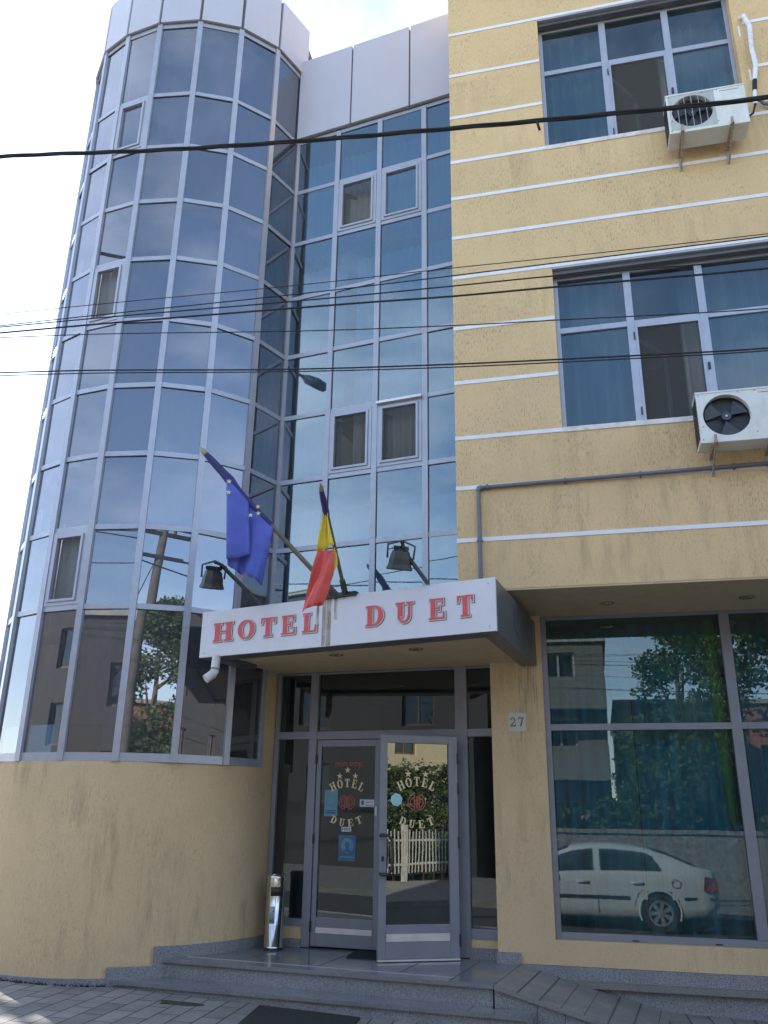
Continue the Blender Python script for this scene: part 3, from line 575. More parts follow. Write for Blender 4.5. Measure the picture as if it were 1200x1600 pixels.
# ---- glyphs: slab-serif letters from strokes, in a box w x h
def glyph(ch, w, h, e=0.0):
    """list of ('r',x0,x1,z0,z1) / ('ring',cx,cz,ra,rb,ia,ib,t0,t1) / ('p',pts); e = outset for the trim layer"""
    T = w*.30; t = h*.085; sr = h*.075; R = []
    def r(a, b, c, d): R.append(('r', a-e, b+e, c-e, d+e))
    if ch in 'HI':
        r(w*.08, w*.08+T*.85, 0, h); r(w*.92-T*.85, w*.92, 0, h); r(w*.3, w*.7, h*.48, h*.48+t)
        for x in (0, w*.58): r(x, x+w*.42, 0, sr); r(x, x+w*.42, h-sr, h)
    elif ch == 'O': R.append(('ring', w/2, h/2, w/2+e, h/2+h*.02+e, w/2-T*.88-e, h/2-t*.8-e, 0, 2*pi))
    elif ch == 'T':
        r(w/2-T*.52, w/2+T*.52, 0, h); r(0, w, h-t, h); r(w*.22, w*.78, 0, sr)
        for a in (0, 1): x = a*w; R.append(('p', [(x-e if not a else x-w*.16-e, h), (x+w*.16+e if not a else x+e, h), (x+w*.06+e if not a else x+e, h*.68-e), (x-e if not a else x-w*.06-e, h*.68-e)]))
    elif ch == 'E':
        r(w*.10, w*.10+T, 0, h); r(0, w*.9, h-t, h); r(0, w*.98, 0, t); r(w*.3, w*.68, h*.49, h*.49+t*.8); r(w*.62, w*.70, h*.38, h*.66)
        R.append(('p', [(w*.78-e, h), (w*.92+e, h), (w*.92+e, h*.68-e), (w*.84-e, h*.68-e)])); R.append(('p', [(w*.86-e, 0), (w*.92-e, h*.34+e), (w+e, h*.34+e), (w+e, 0)]))
    elif ch == 'L':
        r(w*.12, w*.12+T, 0, h); r(0, w*.55, h-sr, h); r(0, w*.96, 0, t); R.append(('p', [(w*.84-e, 0), (w*.9-e, h*.36+e), (w+e, h*.36+e), (w+e, 0)]))
    elif ch == 'D':
        r(w*.10, w*.10+T*.92, 0, h); r(0, w*.5, h-sr, h); r(0, w*.5, 0, sr); R.append(('ring', w*.45, h/2, w*.55+e, h/2+e, w*.55-T*.92-e, h/2-sr-e, -pi/2, pi/2))
    elif ch == 'U':
        r(w*.12, w*.12+T*.92, h*.32, h); r(w*.80-T*.28, w*.80+T*.12, h*.32, h); r(0, w*.52, h-sr, h); r(w*.60, w, h-sr, h)
        R.append(('ring', w*.478, h*.33, w*.358+e, h*.34+e, w*.20-e, h*.24-e, pi, 2*pi))
    elif ch == '7':
        r(0, w, h-t*1.6, h); R.append(('p', [(w*.72, h-t), (w, h-t), (w*.52, 0), (w*.2, 0)])); r(0, w*.14, h*.72, h)
    elif ch == '2':
        R.append(('ring', w*.5, h*.70, w*.46, h*.30, w*.24, h*.2, -pi*.15, pi*1.02)); R.append(('p', [(w*.62, h*.52), (w*.92, h*.60), (w*.35, h*.10), (w*.02, h*.10)])); r(0, w, 0, h*.15); r(w*.86, w, h*.12, h*.28)
    return R
def draw(mb, f, ch, x, z, w, h, n0, n1, mi=0, e=0.0, rot=0.0):
    cx, cz = x+w/2, z+h/2; c, q = cos(rot), sin(rot)
    def tr(a, b): a += x-cx; b += z-cz; return (cx+a*c-b*q, cz+a*q+b*c)
    for k, g in enumerate(glyph(ch, w, h, e)):
        nn = n1+k*.00025
        if g[0] == 'r': mb.fpoly(f, [tr(g[1], g[3]), tr(g[2], g[3]), tr(g[2], g[4]), tr(g[1], g[4])], n0, nn, mi)
        elif g[0] == 'p':
            P = [tr(*p) for p in g[1]]; A = sum(P[i][0]*P[(i+1) % len(P)][1]-P[(i+1) % len(P)][0]*P[i][1] for i in range(len(P)))
            mb.fpoly(f, P if A > 0 else P[::-1], n0, nn, mi)
        else:
            _, rx, rz, ra, rb, ia, ib, t0, t1 = g; K = 26
            for i in range(K):
                a, b = t0+(t1-t0)*i/K, t0+(t1-t0)*(i+1)/K
                mb.fpoly(f, [tr(rx+ra*cos(a), rz+rb*sin(a)), tr(rx+ra*cos(b), rz+rb*sin(b)), tr(rx+ia*cos(b), rz+ib*sin(b)), tr(rx+ia*cos(a), rz+ib*sin(a))], n0, nn, mi)
def star(mb, f, cx, cz, r, n0, n1, mi=0):
    mb.fpoly(f, [(cx+(r if i % 2 == 0 else r*.4)*cos(pi/2+i*pi/5), cz+(r if i % 2 == 0 else r*.4)*sin(pi/2+i*pi/5)) for i in range(10)], n0, n1, mi)
def textmesh(txt, f, s0, z0, size, n, mat, name, parent, sx_=1.0):
    cu_ = bpy.data.curves.new('txt', 'FONT'); cu_.body = txt; cu_.size = size; cu_.extrude = .0005
    ob = bpy.data.objects.new('txt', cu_); sc.collection.objects.link(ob); dg = bpy.context.evaluated_depsgraph_get(); me = bpy.data.meshes.new_from_object(ob.evaluated_get(dg))
    mb = MB(); mb.add([f.pt(s0+v.co.x*sx_, n+v.co.z, z0+v.co.y) for v in me.vertices], [tuple(p.vertices) for p in me.polygons]); bpy.data.objects.remove(ob); bpy.data.curves.remove(cu_); bpy.data.meshes.remove(me)
    return mb.build(name, mat, parent)
def logo(f, cs, g, parent):            # g = glass outer n; cs = centre s; stars at z .35, lettering, emblem
    mb = MB()
    for dx, dz in ((0, .382), (-.075, .33), (.075, .33)): star(mb, f, cs+dx, dz, .030, g, g+.002)
    mb.build('star', 'gold', parent)
    mb = MB(); R0 = .30
    for i, ch in enumerate('HOTEL'):
        a = (i-2)*.235; w = .052 if ch in 'HO' else .046
        draw(mb, f, ch, cs+R0*sin(a)-w/2, -.03+R0*cos(a)-.035, w, .072, g, g+.002, 0, 0, -a)
    for i, ch in enumerate('DUET'):
        a = (i-1.5)*.27; w = .050
        draw(mb, f, ch, cs+R0*sin(a)-w/2, .235-R0*cos(a)-.03, w, .062, g, g+.002, 0, 0, a)
    mb.build('lettering', 'gold', parent)
    mb = MB(); z = .108
    for sgn in (-1, 1):
        t0, t1 = (pi/2, 3*pi/2) if sgn < 0 else (-pi/2, pi/2)
        for ra, ia in ((.062, .055), (.042, .035)): mb.fring(f, cs+sgn*.016, z, ra, ra, ia, ia, g, g+.002, 0, t0, t1, 20)
        mb.fb(f, cs+sgn*.020-.0035, cs+sgn*.020+.0035, g, g+.0023, z-.062, z+.062); mb.fb(f, cs+sgn*.005-.003, cs+sgn*.005+.003, g, g+.0021, z-.05, z+.05)
    for dz in (.014, -.014): mb.fb(f, cs-.018, cs+.018, g, g+.0026, z+dz-.003, z+dz+.003)
    mb.build('emblem', 'redv', parent)
# fixed (left) door
mb = MB(); a, b = .082, .690
mb.fb(fD, a, .126, -.05, .0, -1.052, .646); mb.fb(fD, .644, b, -.05, .0, -1.052, .646)
mb.fb(fD, .126, .644, -.05, -.001, .585, .646); mb.fb(fD, .126, .644, -.05, -.001, -1.052, -.826)
dl = mb.build('door', 'aludark', hotel, bevel=.004); plabel(dl, 'closed left glazed door with stickers')
pane(fD, .126, .644, -.826, .585, -.02, 'gD', dl, 0)
logo(fD, .378, -.019, dl)
textmesh('non stop', fD, .256, .415, .078, -.0175, 'redv', 'lettering', dl, .95)
MB().fb(fD, .13, .64, 0, .004, -.948, -.905).build('kick_strip', 'strip', dl)
for zz in (.48, -.20, -.90): MB().fb(fD, .074, .088, .0, .018, zz-.04, zz+.04).build('hinge', 'gasket', dl)
mb = MB(); mb.fb(fD, .165, .290, -.019, -.0175, -.010, .212, 0); mb.fring(fD, .228, .120, .045, .055, .030, .038, -.019, -.0165, 1, 0, 2*pi, 20); mb.fb(fD, .18, .275, -.019, -.016, .012, .024, 2); mb.fb(fD, .18, .275, -.019, -.016, .032, .04, 2)
plabel(mb.build('poster', ['paperb2', 'green', 'ink'], dl), 'upper blue-green notice')
mb = MB(); mb.fb(fD, .312, .470, -.019, -.0175, -.375, -.165, 0); mb.fring(fD, .392, -.250, .058, .062, .001, .001, -.019, -.0165, 1, 0, 2*pi, 24); mb.fring(fD, .392, -.246, .022, .028, .001, .001, -.019, -.0155, 0, 0, 2*pi, 16); mb.fring(fD, .392, -.302, .036, .03, .001, .001, -.019, -.0152, 0, 0, pi, 16); mb.fb(fD, .325, .458, -.019, -.016, -.348, -.338, 1)
plabel(mb.build('poster', ['paperb', 'paperb2'], dl), 'lower blue notice with a face mask sign')
mb = MB(); mb.fb(fD, .502, .636, -.019, -.017, .072, .146, 0); mb.fb(fD, .502, .636, -.017, -.0165, .132, .146, 3); mb.fb(fD, .515, .540, -.017, -.0155, .088, .124, 1); mb.fb(fD, .56, .625, -.017, -.0162, .108, .113, 3); mb.fb(fD, .56, .60, -.017, -.0162, .080, .087, 2); mb.fb(fD, .605, .628, -.017, -.0162, .080, .087, 2)
plabel(mb.build('sticker', ['paperw', 'paperb', 'redv', 'ink'], dl), 'white card with small blue shield')
mb = MB(); mb.fb(fD, .334, .425, -.019, -.0175, -.136, -.098, 0)
for k in range(4): mb.fb(fD, .342+k*.02, .352+k*.02, -.0175, -.0168, -.128, -.106, 1)
mb.build('sticker', ['paperw', 'ink'], dl)
MB().fb(fD, .652, .672, 0, .008, -.0, .075).build('door_contact', 'paperw', dl)
# open (right) leaf
L0 = (-.172, .942); Lf = (-.767, .641)
fL = F(Lf, L0); LL = fL.L
mb = MB()
mb.fb(fL, 0, .062, -.045, 0, -1.046, .643); mb.fb(fL, LL-.076, LL, -.045, 0, -1.046, .643)
mb.fb(fL, .062, LL-.076, -.045, -.001, .578, .643); mb.fb(fL, .062, LL-.076, -.045, -.001, -1.046, -.805)
dr = mb.build('door', 'aludark', hotel, bevel=.004); plabel(dr, 'right glazed door standing open outwards')
pane(fL, .062, LL-.076, -.805, .578, -.02, 'gL', dr, 0)
logo(fL, .318, -.019, dr)
MB().fb(fL, .068, LL-.082, 0, .004, -.922, -.868).build('kick_strip', 'strip', dr)
MB().fb(fL, 0, LL, -.03, .008, -1.060, -1.047).build('draught_strip', 'strip', dr)
mb = MB(); mb.tube([fL.pt(.012, .0, -.150), fL.pt(.02, .045, -.145), fL.pt(.06, .075, -.150), fL.pt(.088, .080, -.185), fL.pt(.092, .080, -.29), fL.pt(.088, .080, -.40), fL.pt(.06, .075, -.435), fL.pt(.02, .045, -.44), fL.pt(.012, .0, -.435)], .013, 10)
mb.build('handle', 'black', dr)
mb = MB(); mb.fring(fL, .030, -.325, .012, .020, .001, .001, 0, .006, 0, 0, 2*pi, 14); mb.build('lock', 'black', dr)
mb = MB(); cx, cz = .145, .125
mb.fpoly(fL, [(cx+r*cos(a), cz+r*sin(a)) for k in range(8) for a, r in ((k*pi/4+.2, .052), (k*pi/4+.42, .048))], -.019, -.0172); mb.build('sticker', 'mint', dr)
for zz in (.46, .22, -.2, -.92): MB().fb(fL, LL-.004, LL+.012, -.02, .004, zz-.045, zz+.045).build('hinge', 'gasket', dr)

# ------------------------------------------------------------ house number
np_ = MB(); r = .015; x0, x1, z0, z1 = .272, .419, .682, .834
np_.fpoly(fw, [(x0+r, z0), (x1-r, z0), (x1, z0+r), (x1, z1-r), (x1-r, z1), (x0+r, z1), (x0, z1-r), (x0, z0+r)], 0, .006, 0)
npo = np_.build('house_number', 'plate'); tag(npo, 'small pale enamel plate reading 27 on the pier beside the entrance', 'number plate')
mb = MB(); draw(mb, fw, '2', .287, .722, .047, .075, .006, .0085); draw(mb, fw, '7', .357, .722, .045, .075, .006, .0085)
bo = mb.build('numeral', 'numeral', npo); bo.location = -npo.location+W((0, 0, -Z0)) if 0 else (0, 0, 0)

# ------------------------------------------------------------ canopy with sign
PF = (.361, -.596); QF = (-2.207, .079); fF = F(QF, PF)
can = thing('entrance_canopy', 'box canopy over the entrance, white front lettered HOTEL DUET, dark grey sides', 'canopy', (-.9, .3, 1.224))
MB().fb(fF, 0, 2.652, -.02, 0, 1.224, 1.612).build('sign_panel', 'fascia', can, bevel=.003)
BR = (.532, .928); BL = (-2.06, .72)
fr = F(PF, BR); mb = MB(); mb.fb(fr, .021, fr.L, -.13, -.001, 1.224, 1.606); fl = F(BL, QF); mb.fb(fl, 0, fl.L-.021, -.13, -.001, 1.224, 1.606)
mb.fb(fF, .14, 2.52, -.20, -.0205, 1.226, 1.60)
mb.build('side_fascia', 'fascside', can)
mb = MB()
mb.prism([fF.pt(.02, -.2, 0)[:2], fF.pt(2.6, -.2, 0)[:2], (.40, .92), (.13, .92), (.125, 1.045), (-1.90, 1.225), (-1.93, 1.06), (-2.03, .75)], 1.262, 1.285); mb.build('ceiling_panel', 'soffit', can)
mb = MB(); mb.prism([fF.pt(.05, -.05, 0)[:2], fF.pt(2.6, -.05, 0)[:2], (.48, .92), (0.02, .92), (0.0, .82), (-1.9, 1.04), (-2.0, .75)], 1.56, 1.585); mb.build('canopy_roof', 'joint', can)
mb = MB(); mb.fring(fr, .80, 1.44, .18, .125, .175, .12, 0, .0015, 0, pi*.75, pi*1.5, 20); mb.build('scratch_mark', 'black', can)
letters = [('H', .133, .352), ('O', .387, .574), ('T', .621, .778), ('E', .825, .972), ('L', 1.026, 1.172), ('D', 1.598, 1.766), ('U', 1.854, 2.018), ('E', 2.130, 2.271), ('T', 2.353, 2.494)]
for ch, a, b in letters:
    z, h = 1.342, .158
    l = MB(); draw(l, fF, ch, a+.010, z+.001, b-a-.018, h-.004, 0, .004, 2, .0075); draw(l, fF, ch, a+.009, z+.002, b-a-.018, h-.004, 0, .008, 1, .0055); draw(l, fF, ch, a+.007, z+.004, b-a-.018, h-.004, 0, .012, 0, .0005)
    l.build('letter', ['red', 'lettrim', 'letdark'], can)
for x, l, w in ((1.225, .375, .017), (1.268, .378, .021), (1.165, .22, .012), (1.33, .18, .014)): MB().fb(fF, x-w, x+w, 0, .0012, 1.606-l, 1.606).build('rust_run', 'stain2', can)
for s, z in ((2.60, 1.57), (2.60, 1.26), (.05, 1.26), (.05, 1.58), (1.40, 1.585)): MB().fring(fF, s, z, .006, .006, .001, .001, 0, .003, 0, 0, 2*pi, 10).build('screw', 'alu', can)
downlight(-1.08, .32, 1.262, can); downlight(-.37, .17, 1.262, can)
mb = MB(); mb.tube([(-2.03, .04, 1.23), (-2.035, .035, 1.10), (-2.045, .02, 1.075), (-2.085, -.02, 1.03)], [.036, .036, .038, .036], 14); mb.tube([(-2.0325, .037, 1.125), (-2.0335, .036, 1.115)], .0385, 14, 1)
tag(mb.build('drain_spout', ['pvc', 'joint']), 'short white plastic drain elbow under the left end of the sign box', 'drain pipe')

# ------------------------------------------------------------ flags
def pole(label, tipp, base, r, label2, bracket=True):
    t = thing('flag_pole', label, 'flag pole', base, 'flag poles on the sign box')
    b = Vector(base); e = Vector(tipp); d = (e-b).normalized()
    MB().tube([b, b+(e-b)*.93], [r, r*.92], 10).build('pole', 'wood', t)
    MB().tube([b+(e-b)*.93, b+(e-b)*.95, b+(e-b)*.965, e], [r*.9, r*1.25, r*1.3, r*.2], 10).build('finial', 'finial', t)
    mb = MB(); mb.tube([b-d*.03, b+d*.16], r*1.6, 8); mb.beam(b+Vector((-.09, .03, -.01)), b+Vector((.10, -.01, -.01)), .05, .035)
    mb.build('bracket', 'black', t); return t
pole('brown pole of the blue flag, leaning far left from the sign box', (-1.99, -.7, 2.797), (-.93, -.27, 1.625), .019, '')
pole('dark pole of the red and yellow flag, leaning towards the street', (-.696, -1.45, 2.081), (-.84, -.29, 1.625), .015, '')
fE = F((-1.99, -.7), (-.93, -.27))
def es(x): return (x+1.99)/fE.d[0]
flag = thing('flag', 'deep blue flag with yellow stars drooping from the left pole', 'flag', (-1.58, -.55, 1.68))
mb = MB(); vs = []; fs = []; NU, NVV = 26, 16
for i in range(NU+1):
    u = i/NU
    xt = -1.758+(-1.402+1.758)*u; zt = 2.509+(2.133-2.509)*u
    xb = -1.708+(-1.455+1.708)*u; zb = 1.802+(1.675-1.802)*u-.03*sin(u*pi)*0
    for j in range(NVV+1):
        v = j/NVV; x = xt+(xb-xt)*v; z = zt+(zb-zt)*v
        n = .02+.035*sin(u*9.5+v*1.5)*v**.6+.02*sin(u*21+v*3)*v
        vs.append(fE.pt(es(x), n, z))
    if i:
        for j in range(NVV): a = (i-1)*(NVV+1)+j; b = i*(NVV+1)+j; fs.append((a, a+1, b+1, b))
mb.add(vs, fs, 0, True)
vs = []; fs = []
for i in range(13):
    u = i/12
    xt = -1.765+(-1.585+1.765)*u; zt = 2.51+(2.31-2.51)*u; xb = -1.718+(-1.550+1.718)*u; zb = 1.835+.05*u
    for j in range(NVV+1):
        v = j/NVV; n = .075+.03*sin(u*6+v*2)*v**.5+.02*sin(u*3.1)-.045*(u > .95)
        vs.append(fE.pt(es(xt+(xb-xt)*v), n, zt+(zb-zt)*v))
    if i:
        for j in range(NVV): a = (i-1)*(NVV+1)+j; b = i*(NVV+1)+j; fs.append((a, a+1, b+1, b))
mb.add(vs, fs, 0, True); mb.build('cloth', 'blue', flag, solid=.003)
p0 = Vector((-1.94, -.68, 2.742)); p1 = Vector((-1.745, -.60, 2.525)); MB().tube([p0, p0.lerp(p1, .3), p0.lerp(p1, .7), p1, Vector((-1.69, -.58, 2.45)), Vector((-1.60, -.545, 2.35)), Vector((-1.42, -.47, 2.165))], [.022, .03, .033, .04, .035, .028, .024], 9, 0).build('furled_cloth', 'navy', flag)
for x, z, n in ((-1.742, 2.475, .10), (-1.738, 2.377, .115), (-1.571, 2.204, .095), (-1.516, 2.229, .085), (-1.522, 2.285, .078)):
    m_ = MB(); star(m_, fE, es(x), z, .021, n-.004, n); m_.build('star', 'star', flag)
# red/yellow/blue flag
flag2 = thing('flag', 'hanging flag with red and yellow bands and blue rolled round its pole', 'flag', (-.74, -1.2, 1.28))
fR = F((-1, -1.2), d=(1, 0))
def cloth2(rows, n0, ph):
    vs = []; fs = []; K = 14
    for j, (z, xl, xr) in enumerate(rows):
        for i in range(K+1):
            u = i/K; n = n0+.022*sin(u*7+ph+j*.25)*min(1, j/4)+.01*sin(u*15+j*.4)
            zz = z+(.045*(u-.2) if j > 6 else .03*(u-.5))*min(1, j/4); vs.append(fR.pt(xl+(xr-xl)*u+1, n, zz))
        if j:
            for i in range(K): a = (j-1)*(K+1)+i; fs.append((a, a+K+1, a+K+2, a+1))
    return vs, fs
def interp(tab, z):
    for (z0, a0, b0), (z1, a1, b1) in zip(tab, tab[1:]):
        if z1 <= z <= z0: t = (z0-z)/(z0-z1); return a0+(a1-a0)*t, b0+(b1-b0)*t
tab = [(1.99, -.742, -.716), (1.90, -.752, -.706), (1.83, -.760, -.690), (1.73, -.772, -.665), (1.66, -.785, -.655), (1.53, -.815, -.662), (1.40, -.850, -.690), (1.28, -.880, -.725)]
def rows(za, zb, k): return [(z, *interp(tab, z)) for z in [za+(zb-za)*i/k for i in range(k+1)]]
vs, fs = cloth2(rows(1.985, 1.69, 7), .0, 0.4); MB().add(vs, fs, 0, True).build('yellow_band', 'yelf', flag2, solid=.003)
vs, fs = cloth2([(z, a, b) for z, a, b in rows(1.69, 1.285, 12)], .0, 1.9)
MB().add(vs, fs, 0, True).build('red_band', 'redf', flag2, solid=.003)
MB().add([fR.pt(1-.668, -.03, 1.72), fR.pt(1-.645, -.03, 1.66), fR.pt(1-.640, -.03, 1.59), fR.pt(1-.665, -.03, 1.54), fR.pt(1-.68, -.03, 1.64)], [(0, 1, 2, 3, 4)]).build('yellow_fold', 'yelf', flag2, solid=.004)
q0 = Vector((-.704, -1.39, 2.052)); q1 = Vector((-.728, -1.20, 1.972)); MB().tube([q0, q0.lerp(q1, .4), q1, Vector((-.735, -1.14, 1.93))], [.017, .022, .024, .018], 9, 0).build('blue_roll', 'navy', flag2)

# ------------------------------------------------------------ floodlights
def flood(base, elbow, head, label):
    t = thing('floodlight', label, 'floodlight', base, 'floodlights on the sign box')
    b, e, h = Vector(base), Vector(elbow), Vector(head)
    MB().beam(b, e, .024, .024).build('arm', 'black', t)
    mb = MB(); H = h
    prof = [(-.075, .035), (-.055, .066), (0, .082), (.045, .088), (.075, .10), (.085, .096)]
    ax = Vector((-.15, .25, -.95)).normalized(); a = ax.cross(Vector((0, 1, 0))).normalized(); bb = ax.cross(a).normalized(); k = 8; vs = []; fs = []
    for i, (d, r) in enumerate(prof):
        for j in range(k):
            an = 2*pi*j/k+pi/8; rx = 1.0; vs.append(H+ax*d+a*cos(an)*r*rx+bb*sin(an)*r*.9)
        if i:
            for j in range(k): fs.append(((i-1)*k+j, i*k+j, i*k+(j+1) % k, (i-1)*k+(j+1) % k))
    fs.append(tuple(range(k-1, -1, -1))); fs2 = [tuple(range((len(prof)-1)*k, len(prof)*k))]
    mb.add(vs, fs, 0); mb.add(vs, fs2, 1)
    for j in range(5): p = H-ax*.08+a*(j-2)*.022; mb.beam(p-bb*.05, p+bb*.05, .005, .03)
    mb.build('lamp_head', ['black', 'lens'], t)
    mb = MB(); mb.tube([H+a*.10, H+a*.105-ax*.10, H-ax*.135, H-a*.105-ax*.10, H-a*.10], .008, 6); mb.beam(H-ax*.13, e, .02, .02); mb.build('yoke', 'black', t)
    MB().tube([e+Vector((0, 0, .01)), e+Vector((-.05, 0, .04)), e+Vector((-.12, .01, .03)), H-ax*.08+Vector((-.02, 0, .0))], .0045, 6).build('lead', 'wire', t)
    return t
flood((-1.62, -.09, 1.62), (-1.845, -.42, 1.875), (-1.905, -.42, 1.765), 'black floodlight at the left end of the sign box, below the blue flag')
flood((-.15, -.465, 1.62), (-.315, -.55, 1.855), (-.345, -.55, 1.80), 'black floodlight on an arm above the letters DUET')

# ------------------------------------------------------------ air conditioners
def ac(x0, zb, style, label):
    w, h, yb, yf = .645, .395, -.085, -.30
    t = thing('air_conditioner', label, 'air conditioner', (x0+w/2, -.19, zb), 'air conditioning units on the yellow wall')
    f = F((x0, yf), d=(1, 0)); cx, cz, R = .205, h*.52, .168
    # front panel with a round hole
    mb = MB(); k = 40; P = []
    for i in range(k): a = 2*pi*i/k; P.append((cx+R*cos(a), cz+R*sin(a)))
    def sq(a):
        c, s = cos(a), sin(a); m = max(abs(c), abs(s)); return (cx+c/m*.19, cz+s/m*.19)
    Q = [sq(2*pi*i/k) for i in range(k)]
    vs = [f.pt(a, 0, zb+b) for a, b in P]+[f.pt(a, 0, zb+b) for a, b in Q]+[f.pt(a, -.05, zb+b) for a, b in P]
    mb.add(vs, [(i, (i+1) % k, k+(i+1) % k, k+i) for i in range(k)][:0], 0)
    mb.add(vs, [(k+i, k+(i+1) % k, (i+1) % k, i) for i in range(k)], 1 if style == 'grille' else 0); mb.add(vs, [(i, (i+1) % k, 2*k+(i+1) % k, 2*k+i) for i in range(k)], 0, True)
    a0, a1, b0, b1 = cx-.19, cx+.19, zb+cz-.19, zb+cz+.19
    for q in ((0, a0, zb, zb+h), (a1, w, zb, zb+h)): mb.add([f.pt(q[0], 0, q[2]), f.pt(q[1], 0, q[2]), f.pt(q[1], 0, q[3]), f.pt(q[0], 0, q[3])], [(0, 1, 2, 3)], 0)
    mb.add([f.pt(a0, 0, zb), f.pt(a1, 0, zb), f.pt(a1, 0, b0), f.pt(a0, 0, b0)], [(0, 1, 2, 3)], 0); mb.add([f.pt(a0, 0, b1), f.pt(a1, 0, b1), f.pt(a1, 0, zb+h), f.pt(a0, 0, zb+h)], [(0, 1, 2, 3)], 0)
    D = yf-yb   # negative
    mb.add([f.pt(0, D, zb), f.pt(w, D, zb), f.pt(w, D, zb+h), f.pt(0, D, zb+h), f.pt(0, 0, zb), f.pt(w, 0, zb), f.pt(w, 0, zb+h), f.pt(0, 0, zb+h)], [(0, 3, 2, 1), (0, 1, 5, 4), (3, 7, 6, 2), (0, 4, 7, 3), (1, 2, 6, 5)], 0)
    mb.fb(f, -.004, w+.004, D, .004, zb+h+.0005, zb+h+.014); mb.fb(f, -.002, w+.002, -.03, .002, zb-.012, zb-.0005)
    mb.build('casing', ['acw', 'acg'], t)
    mb = MB(); mb.fring(f, cx, zb+cz, R, R, .001, .001, -.09, -.07, 0, 0, 2*pi, 30); mb.build('cavity', 'acdark', t)
    mb = MB()
    for j in range(3):
        a = j*2*pi/3+.5; pr = [(.03, a-.2), (.155, a-.35), (.16, a+.15), (.15, a+.62), (.04, a+.45)]
        lo = [f.pt(cx+r*cos(q), -.035-.025*i/4, zb+cz+r*sin(q)) for i, (r, q) in enumerate(pr)]; hi = [f.pt(cx+r*cos(q), -.031-.025*i/4, zb+cz+r*sin(q)) for i, (r, q) in enumerate(pr)]
        mb.add(hi+lo, [(0, 1, 2, 3, 4), (9, 8, 7, 6, 5)]+[(i, 5+i, 5+(i+1) % 5, (i+1) % 5) for i in range(5)], 0)
    mb.fring(f, cx, zb+cz, .035, .035, .001, .001, -.05, -.022, 0, 0, 2*pi, 18); mb.fring(f, cx, zb+cz, .009, .009, .001, .001, -.022, -.017, 1, 0, 2*pi, 10)
    mb.build('fan', ['blade', 'wire'], t)
    if style == 'grille':
        mb = MB()
        for j in range(1, 9): r = R*j/9; mb.tube([f.pt(cx+r*cos(q*pi/14), -.006, zb+cz+r*sin(q*pi/14)) for q in range(29)], .0017, 4, 0, False)
        for j in range(-2, 3):
            x = j*.058; hh = sqrt(R*R-x*x); mb.tube([f.pt(cx+x, .0, zb+cz-hh), f.pt(cx+x, .0, zb+cz+hh)], .0028, 5, 1)
        mb.build('grille', ['acdark', 'wire'], t)
    mb = MB()                                              # side louvres on the left
    for r_ in range(11):
        for c_ in range(4): z = zb+.03+r_*.032; y = -.285+c_*.05; mb.box(x0-.0055, x0-.0005, y, y+.036, z, z+.02)
    mb.build('side_vents', 'acdark', t)
    for q in (.10, .50):
        mb = MB(); x = x0+q; mb.box(x-.014, x+.014, -.34, 0, zb-.032, zb-.013, 0); mb.box(x-.014, x+.014, -.012, 0.0, zb-.17, zb-.033, 1); mb.beam((x, -.325, zb-.02), (x, -.01, zb-.16), .014, .014, 0)
        mb.box(x-.01, x+.01, -.345, -.322, zb-.03, zb+.035, 0)
        mb.build('bracket', ['rust', 'galv'], t, bevel=.002)
    mb = MB()
    for a_, b_ in ((.02, h-.015), (.30, h-.008), (.42, h-.008), (.02, .015), (.40, .05), (.03, .12)): mb.fring(f, a_, zb+b_, .004, .004, .001, .001, 0, .003, 0, 0, 2*pi, 8)
    mb.fb(f, .44, .60, 0, .0012, zb+h-.03, zb+h-.026); mb.build('screw', 'gasket', t)
    return t
ac(1.952, 5.562, 'grille', 'white air conditioner with grilled fan beside the top floor window')
ac(1.892, 2.655, 'open', 'white air conditioner with open black fan under the middle floor window')
mb = MB(); mb.tube([(2.745, -.0, 7.03), (2.755, -.05, 7.0), (2.79, -.06, 6.85), (2.775, -.06, 6.6), (2.785, -.06, 6.4), (2.755, -.06, 6.22)], [.018, .022, .022, .020, .022, .02], 10, 0); mb.tube([(2.755, -.06, 6.22), (2.74, -.06, 6.1)], .020, 8, 1); mb.tube([(2.74, -.06, 6.1), (2.72, -.08, 5.93)], .018, 8, 0); mb.tube([(2.72, -.08, 5.93), (2.68, -.12, 5.80), (2.62, -.17, 5.72)], .010, 6, 1)
tag(mb.build('insulated_hose', ['hose', 'cable']), 'white wrapped coolant hose running down beside the top air conditioner', 'hose')
mb = MB(); mb.tube([(2.74, -.06, 6.03), (2.80, -.04, 5.96), (3.4, -.03, 5.80), (5.0, -.03, 5.7)], .018, 8); tag(mb.build('drain_hose', 'pipe'), 'dark drain hose leaving the top air conditioner to the right', 'hose')
mb = MB(); mb.tube([(.187, -.025, 1.60), (.187, -.025, 2.50), (.192, -.025, 2.518), (.21, -.025, 2.528), (1.6, -.025, 2.545), (6.8, -.025, 2.60)], .0165, 10)
for x in (.26, .88, 1.46, 2.15): mb.tube([(x-.008, -.025, 2.530+(x-.2)*.011), (x+.008, -.025, 2.530+(x-.2)*.011)], .023, 10); mb.box(x-.006, x+.006, -.02, 0.0, 2.505+(x-.2)*.011, 2.52+(x-.2)*.011)
mb.tube([(.187, -.025, 2.065), (.187, -.025, 2.085)], .022, 10); mb.box(.165, .209, -.02, 0, 2.068, 2.082)
mb.tube([(.187, -.025, 2.50), (.189, -.025, 2.522), (.215, -.025, 2.530)], .022, 10)
tag(mb.build('conduit_pipe', 'pipe'), 'dark grey pipe crossing the yellow wall and dropping to the sign box', 'pipe')

